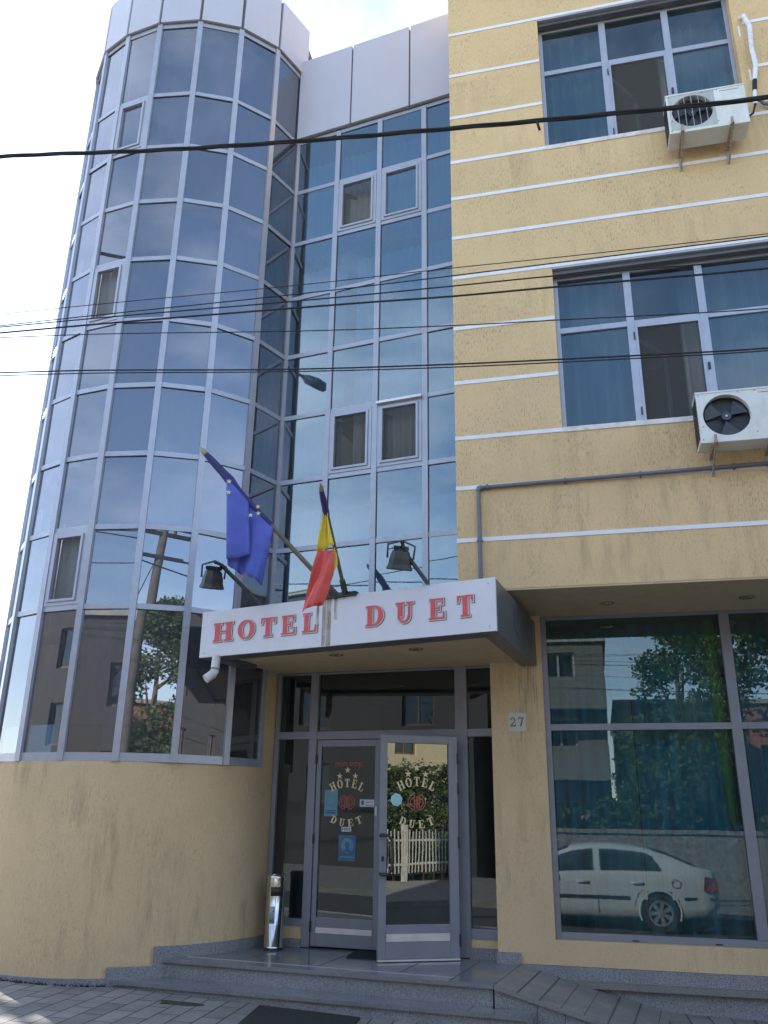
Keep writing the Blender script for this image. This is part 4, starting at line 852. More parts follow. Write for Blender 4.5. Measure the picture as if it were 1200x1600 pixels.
# ------------------------------------------------------------ steps and ramp
steps = thing('entrance_steps', 'speckled granite steps and porch floor before the glass doors', 'steps', (-1.1, .3, gz(-1.1)))
def arcp(a0, a1, k=8): return arc(a0, a1, CR+.01, k)
PLz = -1.066; TRz = -1.200
pl = [(-2.425, .318), (.196, .02), (.300, .945), (.30, 1.20), (-1.93, 1.32)]+arcp(-8, -49, 8)
MB().prism(pl, PLz-.028, PLz).build('porch_slab', 'granpol', steps, bevel=.003)
def ins(poly_front, d): return poly_front
mb = MB(); mb.prism([(-2.43, .345), (.186, .045), (.285, .93), (.285, 1.2), (-1.93, 1.3)]+arcp(-8, -49, 8), -1.7, PLz-.029); mb.build('upper_riser', 'granite', steps)
tr_ = [(-2.685, .085), (.44, -.215), (.475, -.03), (.20, -.02), (.19, .0), (-2.41, .34)]
tr_ = [(-2.705, .100), (.435, -.213), (.47, -.018), (.182, -.018), (.184, .040), (-2.43, .339), (-2.50, .29)]
MB().prism(tr_, TRz-.026, TRz).build('tread_slab', 'granpol', steps, bevel=.003)
MB().prism([(-2.69, .125), (.42, -.188), (.45, -.019), (.17, -.019), (.17, .039), (-2.43, .339), (-2.50, .31)], -1.7, TRz-.027).build('lower_riser', 'granite', steps)
mb = MB(); f = F((-2.425, .318), (.196, .02))
mb.fb(f, .15, f.L-.32, -.150, -.143, PLz+.0005, PLz+.0025, 1); mb.fb(f, f.L-.32, f.L-.314, -.9, -.0, PLz+.0005, PLz+.002, 0)
for s in (.62, 1.25, 1.9): mb.fb(f, s, s+.004, -.95, -.151, PLz+.0005, PLz+.002, 0)
for s in (.42, .85, 1.3, 1.75, 2.2, 2.5): mb.fb(f, s, s+.004, -.030, -.0265, -1.199, PLz-.03, 0)
f2 = F((-2.705, .100), (.435, -.213)); mb.fb(f2, f2.L-.40, f2.L-.396, -.19, -.0, TRz+.0005, TRz+.002, 0)
mb.build('tile_joint', ['seam', 'strip'], steps)
ramp_ = thing('access_ramp', 'sloping granite tiled ramp descending right from the porch', 'ramp', (.8, .45, gz(.8)))
rz = lambda x, y: PLz-.248*(x-(.196+(y-.02)*.108))
rp = [(.200, .02), (1.33, -.02), (1.40, .94), (.304, .94)]
MB().prism([(.200, -.0), (1.36, -.02), (1.40, .945), (.304, .945)], lambda x, y: rz(x, y)-.026, rz).build('ramp_slab', 'granramp', ramp_, bevel=.002)
MB().prism([(.200, .024), (1.33, .0), (1.37, .94), (.31, .94)], -1.75, lambda x, y: rz(x, y)-.028).build('ramp_side', 'granite', ramp_)
mb = MB()
for k in range(1, 8):
    x = .2+k*.145; w = .012 if k in (1, 2, 5, 6) else .004
    vs = [(x, .0, 0), (x+w, 0, 0), (x+.10+w, .93, 0), (x+.10, .93, 0)]; vs = [(a, b, rz(a, b)+.002) for a, b, c in vs]; lo = [(a, b, c-.01) for a, b, c in vs]; mb.hexa(lo+vs)
mb.build('tile_joint', 'seam', ramp_)
mb = MB()
for x in (.48, .66, .88, 1.1): mb.fb(F((0, .024), d=(1, -.021)), x, x+.004, 0, .003, -1.4, rz(x, 0)-.03)
mb.build('plinth_joint', 'seam', ramp_)
# ------------------------------------------------------------ small things near the door
b = thing('litter_bin', 'slim polished steel ashtray bin left of the doors', 'bin', (-1.775, 1.03, PLz)); bx, by = -1.765, 1.02; r = .078
MB().tube([(bx, by, PLz+z) for z in (.0, .018)], [r*.98, r*.98], 24, 0).build('foot_ring', 'black', b)
mb = MB(); mb.tube([(bx, by, PLz+z) for z in (.018, .03, .031, .55)], [r*1.04, r*1.04, r, r], 28); mb.build('body', 'steel', b)
mb = MB(); mb.tube([(bx, by, PLz+z) for z in (.551, .575, .577, .585)], [r*1.05, r*1.05, r*.9, r*.85], 28); mb.build('rim', 'steel', b)
def cylpatch(a0, a1, z0, z1, rr, mat, name, k=10):
    mb = MB(); vs = []; fs = []
    for i in range(k+1):
        a = a0+(a1-a0)*i/k
        for z in (z0, z1): vs.append((bx+rr*cos(a), by+rr*sin(a), PLz+z))
        if i: fs.append((2*i-2, 2*i, 2*i+1, 2*i-1))
    return mb.add(vs, fs, 0, True).build(name, mat, b, solid=.001)
cylpatch(-1.75, -.45, .415, .485, r+.0015, 'black', 'opening'); 
cylpatch(-1.82, -1.18, .205, .335, r+.0012, 'acg', 'label_plate')
for a0, a1, z0, z1 in ((-1.66, -1.63, .225, .29), (-1.42, -1.39, .225, .29), (-1.66, -1.39, .222, .228), (-1.55, -1.52, .25, .255), (-1.53, -1.50, .265, .27), (-1.53, -1.50, .28, .285), (-1.40, -1.30, .295, .300), (-1.30, -1.26, .295, .315)): cylpatch(a0, a1, z0, z1, r+.003, 'ink', 'pictogram', 4)
mb = MB(); mb.prism([(-1.44, -.075), (-.69, -.145), (-.64, -.75), (-1.36, -.70)], lambda x, y: gz(x)+.001, lambda x, y: gz(x)+.012)
tag(mb.build('door_mat', 'mat'), 'black rubber mat on the pavers before the bottom step', 'mat')
mb = MB(); mb.prism([(-1.08, 1.12), (-.66, 1.08), (-.66, .76), (-1.06, .79)], PLz+.0005, PLz+.010); tag(mb.build('door_mat', 'mat'), 'small dark mat on the porch just outside the doors', 'mat')
mb = MB(); pts = [(-2.0+.16*cos(a)*(1+.25*sin(3*a+1)), -.20+.075*sin(a)*(1+.3*cos(2*a))) for a in [2*pi*i/22 for i in range(22)]]
mb.prism(pts, lambda x, y: gz(x)-.01, lambda x, y: gz(x)+.003); struct(mb.build('drain_hollow', 'moss'))
random.seed(3); mb = MB()
for i in range(46):
    a = radians(-118+i*1.2+random.uniform(-2, 2)); rr = CR+.03; x, y = CX+rr*cos(a), CY+rr*sin(a)
    for k in range(5):
        p = Vector((x+random.uniform(-.03, .03), y+random.uniform(-.02, .01), gz(x))); mb.add([p, p+Vector((.010, 0, .0)), p+Vector((random.uniform(-.02, .02), -.012, random.uniform(.008, .028)))], [(0, 1, 2)], 0)
struct(mb.build('weeds', 'moss'), 'stuff')

# ------------------------------------------------------------ overhead wires (in the air over the road edge, y = -3.5)
def extend(p, xl=-16, xr=14):
    a, b = p[0], p[1]; c, d = p[-2], p[-1]
    L_ = (xl, a[1]+(xl-a[0])*(a[1]-b[1])/(a[0]-b[0])*.8); R_ = (xr, d[1]+(xr-d[0])*(d[1]-c[1])/(d[0]-c[0])*.6)
    return [L_, *p, R_]
def catm(P, k=10):
    n = len(P); m = [(P[min(i+1, n-1)][1]-P[max(i-1, 0)][1])/(P[min(i+1, n-1)][0]-P[max(i-1, 0)][0]) for i in range(n)]; out = []
    for i in range(n-1):
        h = P[i+1][0]-P[i][0]
        for j in range(k):
            t = j/k; out.append(Vector((P[i][0]+h*t, (2*t**3-3*t*t+1)*P[i][1]+(t**3-2*t*t+t)*h*m[i]+(3*t*t-2*t**3)*P[i+1][1]+(t**3-t*t)*h*m[i+1])))
    return out+[Vector(P[-1])]
WR = dict(
 main=([(-1.834, 3.198), (-.941, 3.057), (-.208, 2.959), (.517, 2.880), (1.07, 2.824), (1.827, 2.761)], .014, 'thick twisted black cable bundle, uppermost across the street'),
 a=([(-1.278, 2.208), (-.196, 2.162), (.523, 2.143), (1.001, 2.126), (1.741, 2.109)], .0022, 'thin black wire just below the thick cable bundle'),
 b=([(-1.292, 2.148), (-.194, 2.116), (.523, 2.105), (1.74, 2.098)], .003, 'thin black wire, second below the thick cable bundle'),
 c=([(-1.296, 2.135), (-.104, 2.078), (.525, 2.055), (.926, 2.042), (1.727, 1.998)], .0036, 'black wire, third below the thick cable bundle'),
 d=([(-1.285, 2.102), (.10, 2.032), (.524, 2.006), (.923, 1.990), (1.722, 1.955)], .005, 'heavier black wire, fourth below the thick cable bundle'),
 e=([(-1.294, 2.060), (-.097, 1.925), (.504, 1.869), (.937, 1.837), (1.698, 1.783)], .0027, 'lone thin wire between the upper group and the lowest pair'),
 f=([(-1.290, 1.873), (-.202, 1.753), (.45, 1.696), (1.185, 1.646), (1.676, 1.618)], .004, 'upper wire of the lowest pair across the middle window'),
 g=([(-1.288, 1.858), (-.201, 1.742), (.45, 1.683), (1.184, 1.634), (1.675, 1.608)], .003, 'lower wire of the lowest pair across the middle window'))
for i, (k, (p, r, lab)) in enumerate(WR.items()):
    r *= .82
    y = -3.5; mb = MB(); c = [(v.x, y, v.y) for v in catm(extend(p))]
    if k == 'main':
        c2 = catm([(q[0], q[2]) for q in c], 5); 
        for s in (0, 2.1, 4.2): mb.tube([(v.x, y+.0052*cos(v.x*7+s), v.y+.0052*sin(v.x*7+s)) for v in c2], .0058, 6, 0)
        mb.tube([(.905, y, 2.84), (.91, y-.01, 2.80), (.915, y, 2.785)], .006, 5)
    else: mb.tube(c, r, 6, 0)
    tag(mb.build('overhead_wire', 'cable'), lab, 'cable', 'overhead wires crossing the street')

# ------------------------------------------------------------ across the street (seen mirrored in the glass)
mt.update({
 'leaf': leafm('leaf_green', (0.030, 0.060, 0.016), (0.085, 0.13, 0.030)), 'leafd': leafm('hedge_green', (0.022, 0.05, 0.014), (0.055, 0.095, 0.022)), 'bark': princ('bark', (0.12, 0.09, 0.065), 0.9, var=0.3, vscale=20, bump=0.5),
 'cream': princ('cream_render', (0.36, 0.315, 0.215), 0.9, var=0.05, dirt=0.15), 'greyb': princ('dark_grey_render', (0.055, 0.052, 0.052), 0.9, var=0.1, dirt=0.3), 'brick': princ('red_brick_render', (0.30, 0.13, 0.10), 0.9, var=0.15, dirt=0.2), 'beige': princ('beige_block_render', (0.15, 0.14, 0.125), 0.9, var=0.08, dirt=0.3),
 'roof': princ('roof_tile', (0.22, 0.10, 0.07), 0.85, var=0.25, vscale=15), 'brownf': princ('brown_window_frame', (0.12, 0.06, 0.04), 0.5), 'gH': glassm('house_glass', (0.03, 0.035, 0.04), 0, 0.08), 'stone': princ('pale_stone_wall', (0.17, 0.16, 0.145), 0.9, var=0.3, vscale=8, bump=0.5, bscale=12),
 'polec': princ('old_pole_concrete', (0.09, 0.085, 0.075), 0.9, var=0.2), 'whitem': princ('white_painted_bars', (0.34, 0.34, 0.33), 0.5), 'car': princ('white_car_paint', (0.44, 0.46, 0.46), 0.22, 0.0, 0.01, dirt=0.04), 'tyre': princ('tyre_rubber', (0.02, 0.02, 0.02), 0.8), 'rim': princ('alloy_rim', (0.55, 0.55, 0.57), 0.3, 0.7), 'gC': glassm('car_glass', (0.45, 0.5, 0.5), 0, 0.10), 'tail': princ('red_tail_lamp', (0.30, 0.015, 0.015), 0.2), 'trim': princ('black_car_trim', (0.02, 0.02, 0.022), 0.5), 'seatm': princ('dark_seat_cloth', (0.05, 0.05, 0.055), 0.9),
})
def leafcloud(clumps, n, size, seed):
    rnd = random.Random(seed); mb = MB(); tot = sum(c[3]*c[4]*c[5] for c in clumps)
    for cx, cy, cz, rx, ry, rz_ in clumps:
        for _ in range(int(n*rx*ry*rz_/tot)):
            while 1:
                a, b, c = (rnd.uniform(-1, 1) for _ in range(3)); r2 = a*a+b*b+c*c
                if r2 < 1 and r2 > .25*rnd.random(): break
            p = Vector((cx+a*rx, cy+b*ry, cz+c*rz_)); d = Vector((rnd.gauss(0, 1), rnd.gauss(0, 1), rnd.gauss(0, .6))).normalized(); e = d.cross(Vector((rnd.gauss(0, 1), rnd.gauss(0, 1), rnd.gauss(0, 1)))).normalized(); s = size*rnd.uniform(.6, 1.3)
            mb.add([p, p+(d+e*.5)*s*.5, p+d*s, p+(d-e*.5)*s*.5], [(0, 1, 2, 3)])
    return mb
def tree(x, y, h, cr0, label, seed, n=9000, low=.28):
    rnd = random.Random(seed); z = gz(x)-.1; t = thing('deciduous_tree', label, 'tree', (x, y, z), 'trees across the street'); cl = []
    mb = MB(); mb.tube([(x, y, z), (x+.03, y, z+h*.3), (x-.04, y+.05, z+h*.6), (x, y, z+h*.9)], [.16, .12, .08, .02], 9)
    for k in range(9):
        a = k*2.4+rnd.random(); zz = z+h*(low+.05+.06*k); r = cr0*rnd.uniform(.55, .95)*(1-.05*k); q = (x+r*cos(a), y+r*sin(a), zz+h*.12)
        mb.tube([(x, y, zz-.1), ((x+q[0])/2, (y+q[1])/2, zz+.1), q], [.06, .04, .012], 6)
    mb.build('trunk', 'bark', t)
    for k in range(24):
        a = rnd.uniform(0, 2*pi); zz = rnd.uniform(low, 1.0); prof = sin(pi*min(1, (zz-low+.12)/(1.08-low)))**.6; r = cr0*prof*rnd.uniform(.35, .95); s = cr0*rnd.uniform(.25, .42); cl.append((x+r*cos(a), y+r*sin(a), z+h*zz, s, s, s*.75))
    leafcloud(cl, n, .13, seed).build('crown', 'leaf', t)
tree(4.15, -12.0, 6.9, 2.1, 'broad leafy tree across the street beside the grey block', 5, 24000, .16)
tree(6.3, -12.9, 6.8, 1.9, 'taller leafy tree across the street behind the picket fence', 8, 8000, .2)
tree(2.0, -12.9, 3.6, 1.1, 'small leafy tree across the street in front of the brick house', 9, 9000, .15)
tree(-12.0, 5.9, 7.0, 1.9, 'slender leafy tree out of view at left, added to dapple the sunlit paving', 12, 2600, .45)  # added out of view; its crown breaks up the sunlight on the paving
tree(3.0, -13.0, 6.2, 1.6, 'round leafy tree filling the gap between the flats and the broad tree', 21, 11000, .2)
def hedge(x0, x1, y, z1, label, seed, n=7000):
    rnd = random.Random(seed); cl = []; k = int((x1-x0)/.35)
    for i in range(k): 
        for zz in (0, 1, 2): cl.append((x0+(x1-x0)*(i+.5)/k+rnd.uniform(-.1, .1), y+rnd.uniform(-.1, .1), -1.3+(z1+1.15)*(zz+.5)/3+rnd.uniform(-.1, .15), .33, .32, (z1+1.3)/5))
    t = thing('hedge', label, 'hedge', ((x0+x1)/2, y, -1.5)); mb = leafcloud(cl, n, .10, seed); m2 = leafcloud([(a, b-.12, c-.06, d*.9, .12, f_*.9) for a, b, c, d, e, f_ in cl], n//4, .30, seed+1); mb.add(m2.v, m2.f); mb.build('foliage', 'leafd', t)
    mb = MB()
    for i in range(k): x = x0+(x1-x0)*(i+.5)/k; mb.tube([(x, y, -1.6), (x+.05, y, z1-.5)], [.03, .01], 5)
    o = mb.build('stems', 'bark', t); o['kind'] = 'stuff'
hedge(5.6, 14.5, -11.7, 1.45, 'tall dark hedge behind the white picket fence', 3, 20000)
hedge(-2.2, 3.0, -11.9, .4, 'rough green hedge behind the low stone wall', 4, 6000)
def house(x0, x1, y, zt, depth, mat, wins, label, roof=None, wmat='brownf', balc=None, cat='house', name='house'):
    z = -1.6; t = thing(name, label, cat, ((x0+x1)/2, y-depth/2, z)); f = F((x1, y), d=(-1, 0)); Lw = x1-x0     # faces +y
    hs = [(x1-b, x1-a, c, d) for a, b, c, d in wins]; mb = MB(); holes(mb, f, 0, Lw, z, zt, -.2, 0, hs)
    mb.box(x0, x0+.2, y-depth, y-.2002, z, zt); mb.box(x1-.2, x1, y-depth, y-.2002, z, zt); mb.box(x0+.2, x1-.2, y-depth, y-depth+.2, z, zt); mb.box(x0+.2, x1-.2, y-depth+.2, y-.2002, zt-.1, zt)
    mb.build('wall', mat, t)
    for a, b, c, d in hs:
        w = MB(); rectframe(w, f, a, b, c, d, .05, -.14, -.08); w.fb(f, (a+b)/2-.025, (a+b)/2+.025, -.14, -.082, c+.05, d-.05); wo = w.build('window', wmat, t); MB().fb(f, a+.05, b-.05, -.12, -.11, c+.05, d-.05).build('pane', 'gH', wo)
    if roof:
        e = .35; ym = y-depth/2; MB().hexa([(x0-e, y+e, zt), (x1+e, y+e, zt), (x1+e, y-depth-e, zt), (x0-e, y-depth-e, zt), (x0+.6, ym+.02, zt+roof), (x1-.6, ym+.02, zt+roof), (x1-.6, ym-.02, zt+roof), (x0+.6, ym-.02, zt+roof)]).build('roof', 'roof', t)
    else: MB().box(x0-.08, x1+.08, y-depth-.08, y+.10, zt+.001, zt+.12).build('roof_slab', 'concrete', t)
    for a, b, c in balc or []:
        m_ = MB(); m_.box(a, b, y+.001, y+.75, c-.12, c); m_.box(a, b, y+.70, y+.75, c+.001, c+.65); m_.box(a, a+.05, y+.001, y+.699, c+.001, c+.65); m_.box(b-.05, b, y+.001, y+.699, c+.001, c+.65); m_.build('balcony', mat, t)
    return t
house(-3.6, 1.30, -13.2, 4.15, 6, 'beige', [(a, a+.8, z, z+1.0) for a in (-3.1, -1.6, -.2) for z in (-.6, 1.3, 2.9)], 'grey-beige block of flats with balconies across the street', balc=[(-1.9, 1.3, .95), (-1.9, 1.3, 2.55)], cat='flats', name='apartment_block', wmat='whitem')
house(1.6, 8.0, -16.5, 3.0, 6, 'brick', [(2.4, 3.1, .9, 1.9), (4.0, 4.7, .9, 1.9), (5.3, 6.0, .9, 1.9)], 'low brick red house across the street behind the small tree')
house(8.4, 16.5, -13.6, 4.6, 7, 'cream', [(9.6, 10.4, 1.75, 2.75), (11.7, 12.6, 1.75, 2.75), (14.2, 15.0, 1.75, 2.75)], 'cream house with brown windows behind the tall hedge', roof=1.6)
house(-10.4, -4.4, -12.6, 4.4, 7, 'greyb', [(a, a+.9, z, z+1.0) for a in (-9.5, -6.5) for z in (.3, 2.3)], 'dark grey flat roofed building across the street to the left', cat='building', name='street_building')
house(-32, -10.6, -12.2, 6.2, 8, 'greyb', [(a, a+1.0, z, z+1.2) for a in (-30, -26, -22, -18, -14) for z in (-.4, 1.8, 4.0)], 'long three storey dark grey building farther left across the street', cat='building', name='street_building')
house(18, 40, -11.8, 9.0, 8, 'greyb', [(a, a+1.0, z, z+1.2) for a in (20, 24, 28, 32, 36) for z in (-.2, 2.4, 5.0)], 'tall dark grey building far along the street to the right', cat='building', name='street_building')
mb = MB(); mb.box(-3.4, 5.3, -11.25, -11.02, -1.6, -.28); mb.box(-3.45, 5.35, -11.3, -10.97, -.279, -.20); tag(mb.build('garden_wall', 'stone'), 'low pale stone garden wall along the far pavement', 'wall')
ft = thing('picket_fence', 'white metal bar fence with gate along the far pavement', 'fence', (9, -11.1, -1.5))
mb = MB()
for z in (-1.15, -.58): mb.beam((5.5, -11.1, z), (14.5, -11.1, z), .03, .05)
mb.build('rail', 'whitem', ft); mb = MB()
for k in range(76): x = 5.55+k*.118; mb.box(x-.012, x+.012, -11.08, -11.06, -1.35, -.32-.05*(k % 2))
mb.build('bars', 'whitem', ft)
for x in (5.5, 8.5, 9.9, 12.4, 14.5): MB().box(x-.06, x+.06, -11.16, -11.04, -1.6, -.22).build('post', 'concrete', ft)
# concrete pole, its wires, and the street lamp
t = thing('utility_pole', 'leaning concrete utility pole on the far pavement', 'pole', (.1, -7.3, -1.3))
MB().tube([(.10, -7.3, -1.45), (.08, -7.3, 2.2), (.14, -7.2, 3.8), (.2, -7.1, 5.0)], [.11, .10, .085, .07], 12).build('pole_shaft', 'polec', t)
mb = MB(); mb.beam((-.4, -7.1, 4.75), (.8, -7.1, 4.75), .07, .07); mb.beam((-.2, -7.1, 4.3), (.6, -7.1, 4.3), .06, .06)
for x in (-.35, 0, .4, .75): mb.tube([(x, -7.1, 4.78), (x, -7.1, 4.9)], .035, 8)
mb.build('crossarm', 'black', t)
MB().tube([(.18, -7.1, 4.5), (-1.9, -7.6, -1.35)], .010, 5).build('stay_wire', 'cable', t)
for i, (x, z, a) in enumerate(((-.35, 4.9, 0), (0, 4.9, .1), (.4, 4.9, .2), (.75, 4.9, .3), (-.1, 4.3, -.2), (.5, 4.3, -.35))):
    mb = MB(); mb.tube([(-20+a, -7.1+.2*i, z+.3), (-14, -7.1, z-.1), (-8, -7.1, z-.25), (-3, -7.1, z-.15), (x, -7.1, z), (6, -7.1, z-.2), (12, -7.1, z-.2), (20, -7.1+a, z+.2)], .010, 5)
    tag(mb.build('overhead_wire', 'cable'), 'black wire strung along the far pavement from the concrete pole', 'cable', 'wires on the concrete pole')
t = thing('street_lamp', 'street lamp with curved arm at the kerb left of the tower', 'street lamp', (-7.6, -.7, -1.2))
MB().tube([(-7.6, -.7, -1.25), (-7.6, -.7, 6.6)], [.10, .06], 10).build('pole_shaft', 'polec', t)
MB().tube([(-7.6, -.7, 6.5), (-7.3, -1.0, 7.3), (-6.6, -1.6, 7.75), (-5.6, -2.5, 7.65), (-4.85, -3.17, 7.22)], .028, 8).build('arm', 'black', t)
mb = MB(); mb.tube([(-4.87, -3.19, 7.24), (-4.78, -3.23, 7.17), (-4.62, -3.30, 7.08), (-4.5, -3.36, 7.0), (-4.44, -3.39, 6.97)], [.03, .085, .10, .085, .02], 12); mb.build('lamp_head', 'black', t)

# parked car
kc = .92/1.2; CXr, CYc, CZ = 1.70, -4.72-.885*kc, gz(1.0)-.115
def cw_(X, Y, Z): return (CXr-kc*X, CYc+kc*Y, CZ+kc*Z)
def lin(tab, x):
    if x <= tab[0][0]: return tab[0][1]
    for (a, b), (c, d) in zip(tab, tab[1:]):
        if x <= c: t = (x-a)/(c-a); t = t; return b+(d-b)*t
    return tab[-1][1]
TOP = [(-1.02, .88), (-.98, 1.0), (-.92, 1.05), (-.75, 1.075), (-.62, 1.11), (-.40, 1.20), (-.18, 1.29), (.10, 1.375), (.4, 1.43), (.75, 1.46), (1.15, 1.46), (1.5, 1.42), (1.85, 1.28), (2.2, 1.09), (2.4, 1.0), (3.0, .93), (3.35, .84), (3.5, .74), (3.56, .6)]
BELT = [(-1.02, .80), (-.96, .92), (-.7, .975), (0, .975), (1.5, .945), (2.5, .915), (3.0, .87), (3.35, .79), (3.5, .7), (3.56, .56)]
WID = [(-1.02, .70), (-.95, .78), (-.8, .84), (-.4, .88), (0, .885), (2.4, .885), (3.0, .86), (3.3, .80), (3.48, .70), (3.56, .58)]
BOT = [(-1.02, .42), (-.9, .27), (-.5, .22), (3.2, .2), (3.5, .26), (3.56, .36)]
def section(X):
    t, b, w, bo = lin(TOP, X), lin(BELT, X), lin(WID, X), lin(BOT, X); g = max(0, min(1, (t-b-.10)/.35)); ye = w*(.90-.20*g)
    P = [(w*.88, bo), (w*.975, bo+.05)]
    for k in range(1, 6): zz = bo+.05+(b-.04-bo-.05)*k/5; bulge = 1-.025*((zz-.6)/.35)**2; P.append((w*min(1, bulge), zz))
    P += [(w*.955, b)]
    zr = t-.03-.03*g
    for k in range(1, 5): q = k/5; P.append((w*.955+(ye-w*.955)*q**1.25, b+(zr-b)*q))
    P += [(ye, zr), (ye*.9, t-.012-.012*g), (ye*.6, t-.002), (0, t)]
    return P
XSN = [-1.02+4.58*i/120 for i in range(121)]
car = thing('parked_car', 'white liftback saloon parked at the kerb opposite the hotel', 'car', (CXr-1.3*kc, CYc, CZ))
mb = MB(); vs = []; fs = []; sec = [section(X) for X in XSN]; ns = len(sec[0]); ring = 2*ns-1
for X, P in zip(XSN, sec): vs += [cw_(X, y, z) for y, z in P]+[cw_(X, -y, z) for y, z in P[-2::-1]]
def inarch(X, Z): return any((X-a)**2+(Z-.33)**2 < .345**2 for a in (0, 2.58)) 
for i in range(120):
    for j in range(ring-1):
        Xc = (XSN[i]+XSN[i+1])/2; jj = j if j < ns-1 else ring-2-j; Zc = (sec[i][jj][1]+sec[i][min(jj+1, ns-1)][1])/2
        if jj < 7 and inarch(Xc, Zc): continue
        if 8 <= jj <= 10 and (.04 < Xc < .96 or 1.18 < Xc < 1.80) or jj in (7, 8) and 1.78 < Xc < 1.98: continue
        if jj >= 13 and (-.6 < Xc < .05 or 1.62 < Xc < 2.25): continue
        fs.append((i*ring+j, i*ring+j+1, (i+1)*ring+j+1, (i+1)*ring+j))
mb.add(vs, fs, 0, True); mb.add(vs, [tuple(range(ring-1, -1, -1)), tuple(range(120*ring, 121*ring))], 0)
for s_ in (1, -1):
    for a in (0, 2.58): mb.tube([cw_(a+.352*cos(q*pi/16), s_*.868, .33+.352*sin(q*pi/16)) for q in range(-2, 19)], .016, 6, 0)
mb.build('body', 'car', car)
mb = MB(); mb.hexa([cw_(*p) for p in ((-.8, -.72, .15), (3.3, -.72, .15), (3.3, .72, .15), (-.8, .72, .15), (-.8, -.72, .72), (3.3, -.72, .72), (3.3, .72, .72), (-.8, .72, .72))]); mb.build('underbody', 'trim', car)
def gsurf(X, q, s_, off=.012):
    P = section(X); b, e = P[7], P[12]; y = b[0]+(e[0]-b[0])*q**1.25; z = b[1]+(e[1]-b[1])*q; return cw_(X, s_*(y+off), z+off*.2)
def sidewin(X0, X1, q0, qtop, s_):
    vs = []; fs = []; K = 22
    for i in range(K+1):
        X = X0+(X1-X0)*i/K; qt = qtop(i/K)
        for j in range(7): vs.append(gsurf(X, q0+(qt-q0)*j/6, s_))
        if i: fs += [((i-1)*7+j, i*7+j, i*7+j+1, (i-1)*7+j+1) for j in range(6)]
    return MB().add(vs, fs, 0, True)
for s_ in (1, -1):
    sidewin(-.06, 1.01, .09, lambda u: .90*min(1, (u/.22+.08))**.55, s_).build('side_window', 'trim' if 0 else 'gC', car, solid=.003)
    sidewin(1.13, 2.10, .09, lambda u: .90*min(1, (1.02-u)/.40+.12)**.75, s_).build('side_window', 'gC', car, solid=.003)
    mb = MB(); mb.hexa([cw_(X, s_*y, z) for X, y, z in ((.53, .862, .53), (2.18, .862, .53), (2.18, .905, .53), (.53, .905, .53), (.53, .862, .58), (2.18, .862, .58), (2.18, .905, .58), (.53, .905, .58))]); mb.hexa([cw_(X, s_*y, z) for X, y, z in ((-.95, .72, .54), (-.42, .85, .54), (-.42, .895, .54), (-.95, .80, .54), (-.95, .72, .585), (-.42, .85, .585), (-.42, .895, .585), (-.95, .80, .585))])
    mb.build('side_moulding', 'trim', car)
    MB().tube([cw_(-.30+.075*cos(q*pi/6), s_*.888, .80+.07*sin(q*pi/6)) for q in range(13)], .004, 4, 0, False).build('fuel_flap_gap', 'trim', car)
    for X in (.26, 1.22): MB().tube([cw_(X, s_*.868, .80), cw_(X+.04, s_*.905, .80), cw_(X+.17, s_*.905, .80), cw_(X+.21, s_*.868, .80)], .016, 6).build('door_handle', 'car', car)
    for X in (1.07, 2.20, -.02):
        P = [(X+.02*(z-.5), z) for z in (.30, .5, .7, .9)] if X != -.02 else [(.44, .42), (.36, .62), (.14, .80), (.0, .93)]
        MB().tube([cw_(a, s_*(lin([(.3, .872), (.6, .887), (.93, .855)], z)), z) for a, z in P], .006, 4).build('door_gap', 'trim', car)
    MB().tube([cw_(2.03, s_*.86, .98), cw_(2.05, s_*.98, 1.0), cw_(2.05, s_*1.06, 1.02)], [.03, .075, .06], 10).build('mirror', 'car', car)
    mb = MB(); mb.hexa([cw_(X, s_*y, z) for X, y, z in ((-1.035, .52, .66), (-.80, .70, .66), (-.76, .885, .70), (-1.02, .80, .68), (-1.025, .52, .90), (-.86, .70, .93), (-.80, .865, .93), (-1.0, .76, .91))]); mb.build('tail_light', 'tail', car)
    mb = MB(); mb.hexa([cw_(X, s_*y, z) for X, y, z in ((3.56, .50, .58), (3.20, .74, .60), (3.18, .85, .60), (3.50, .70, .58), (3.52, .50, .74), (3.12, .74, .80), (3.10, .83, .80), (3.46, .68, .74))]); mb.build('headlight', 'rim', car)
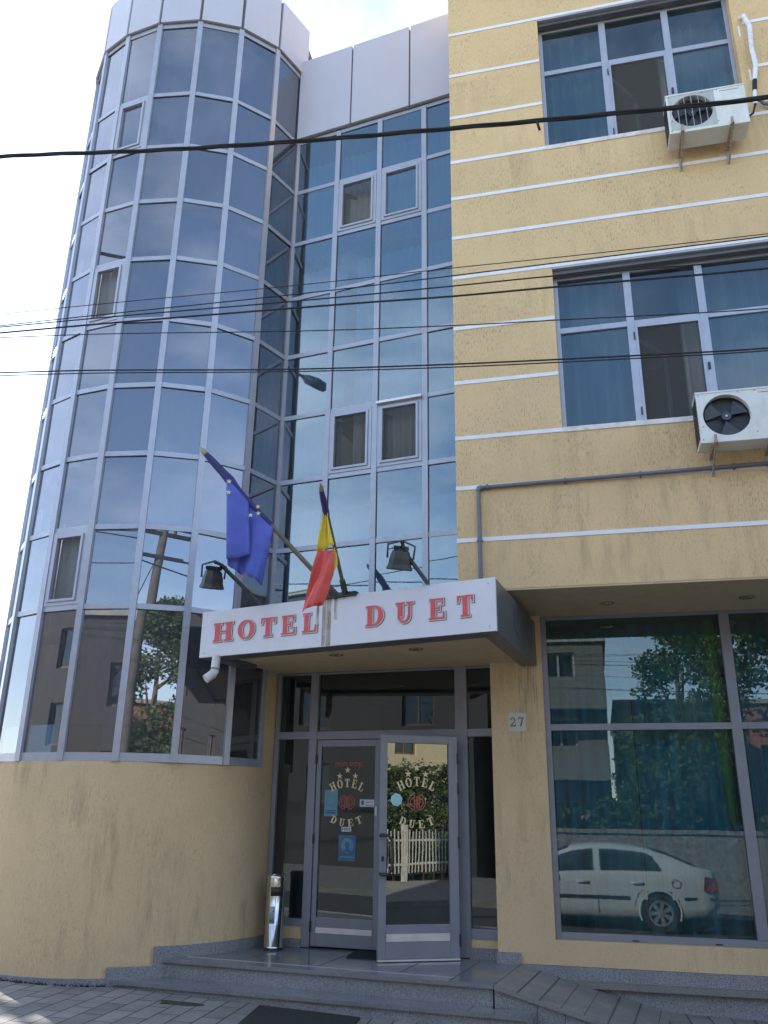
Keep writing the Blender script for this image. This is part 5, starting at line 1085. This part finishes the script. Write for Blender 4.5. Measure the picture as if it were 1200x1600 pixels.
def topwin(X0, X1, k):
    vs = []; fs = []; K = 10
    for i in range(K+1):
        P = section(X0+(X1-X0)*i/K); y = P[12][0]*k; t = P[-1][1]; X = X0+(X1-X0)*i/K
        for a in (-1, -.6, 0, .6, 1): vs.append(cw_(X, a*y, t+.012-(.02 if abs(a) == 1 else 0)))
        if i: fs += [((i-1)*5+j, i*5+j, i*5+j+1, (i-1)*5+j+1) for j in range(4)]
    return MB().add(vs, fs, 0, True)
topwin(-.66, .10, .92).build('rear_window', 'gC', car, solid=.003); topwin(1.58, 2.32, .92).build('windscreen', 'gC', car, solid=.003)
for X in (.32, 1.22):
    for Y in (-.36, .36): mb = MB(); mb.hexa([cw_(*p) for p in ((X, Y-.22, .74), (X+.12, Y-.22, .74), (X+.12, Y+.22, .74), (X, Y+.22, .74), (X-.06, Y-.18, 1.08), (X+.04, Y-.18, 1.08), (X+.04, Y+.18, 1.08), (X-.06, Y+.18, 1.08))]); mb.build('seat_back', 'seatm', car)
def wheel(X, s_):
    mb = MB(); f = F(cw_(X, s_*.868, 0)[:2], d=(-1, 0) if s_ > 0 else (1, 0)); z = CZ+kc*.31; R = .315*kc
    mb.fring(f, 0, z, R, R, R*.66, R*.66, -.20*kc, 0, 0, 0, 2*pi, 36); mb.fring(f, 0, z, R*.66, R*.66, .002, .002, -.14*kc, -.10*kc, 0, 0, 2*pi, 30)
    w = mb.build('wheel', 'tyre', car); mb = MB(); mb.fring(f, 0, z, R*.665, R*.665, R*.58, R*.58, -.06, .004, 0, 0, 2*pi, 36); mb.fring(f, 0, z, R*.16, R*.16, .002, .002, -.05, .002, 0, 0, 2*pi, 16)
    for k in range(7):
        a = 2*pi*k/7; c, s = cos(a), sin(a); q = lambda r, t: (r*c-t*s, z+r*s+t*c)
        mb.fpoly(f, [q(R*.10, -R*.07), q(R*.60, -R*.13), q(R*.60, R*.13), q(R*.10, R*.07)], -.03, -.002+k*.0001)
    mb.build('rim', 'rim', w)
for X in (0, 2.58):
    for s_ in (1, -1): wheel(X, s_)
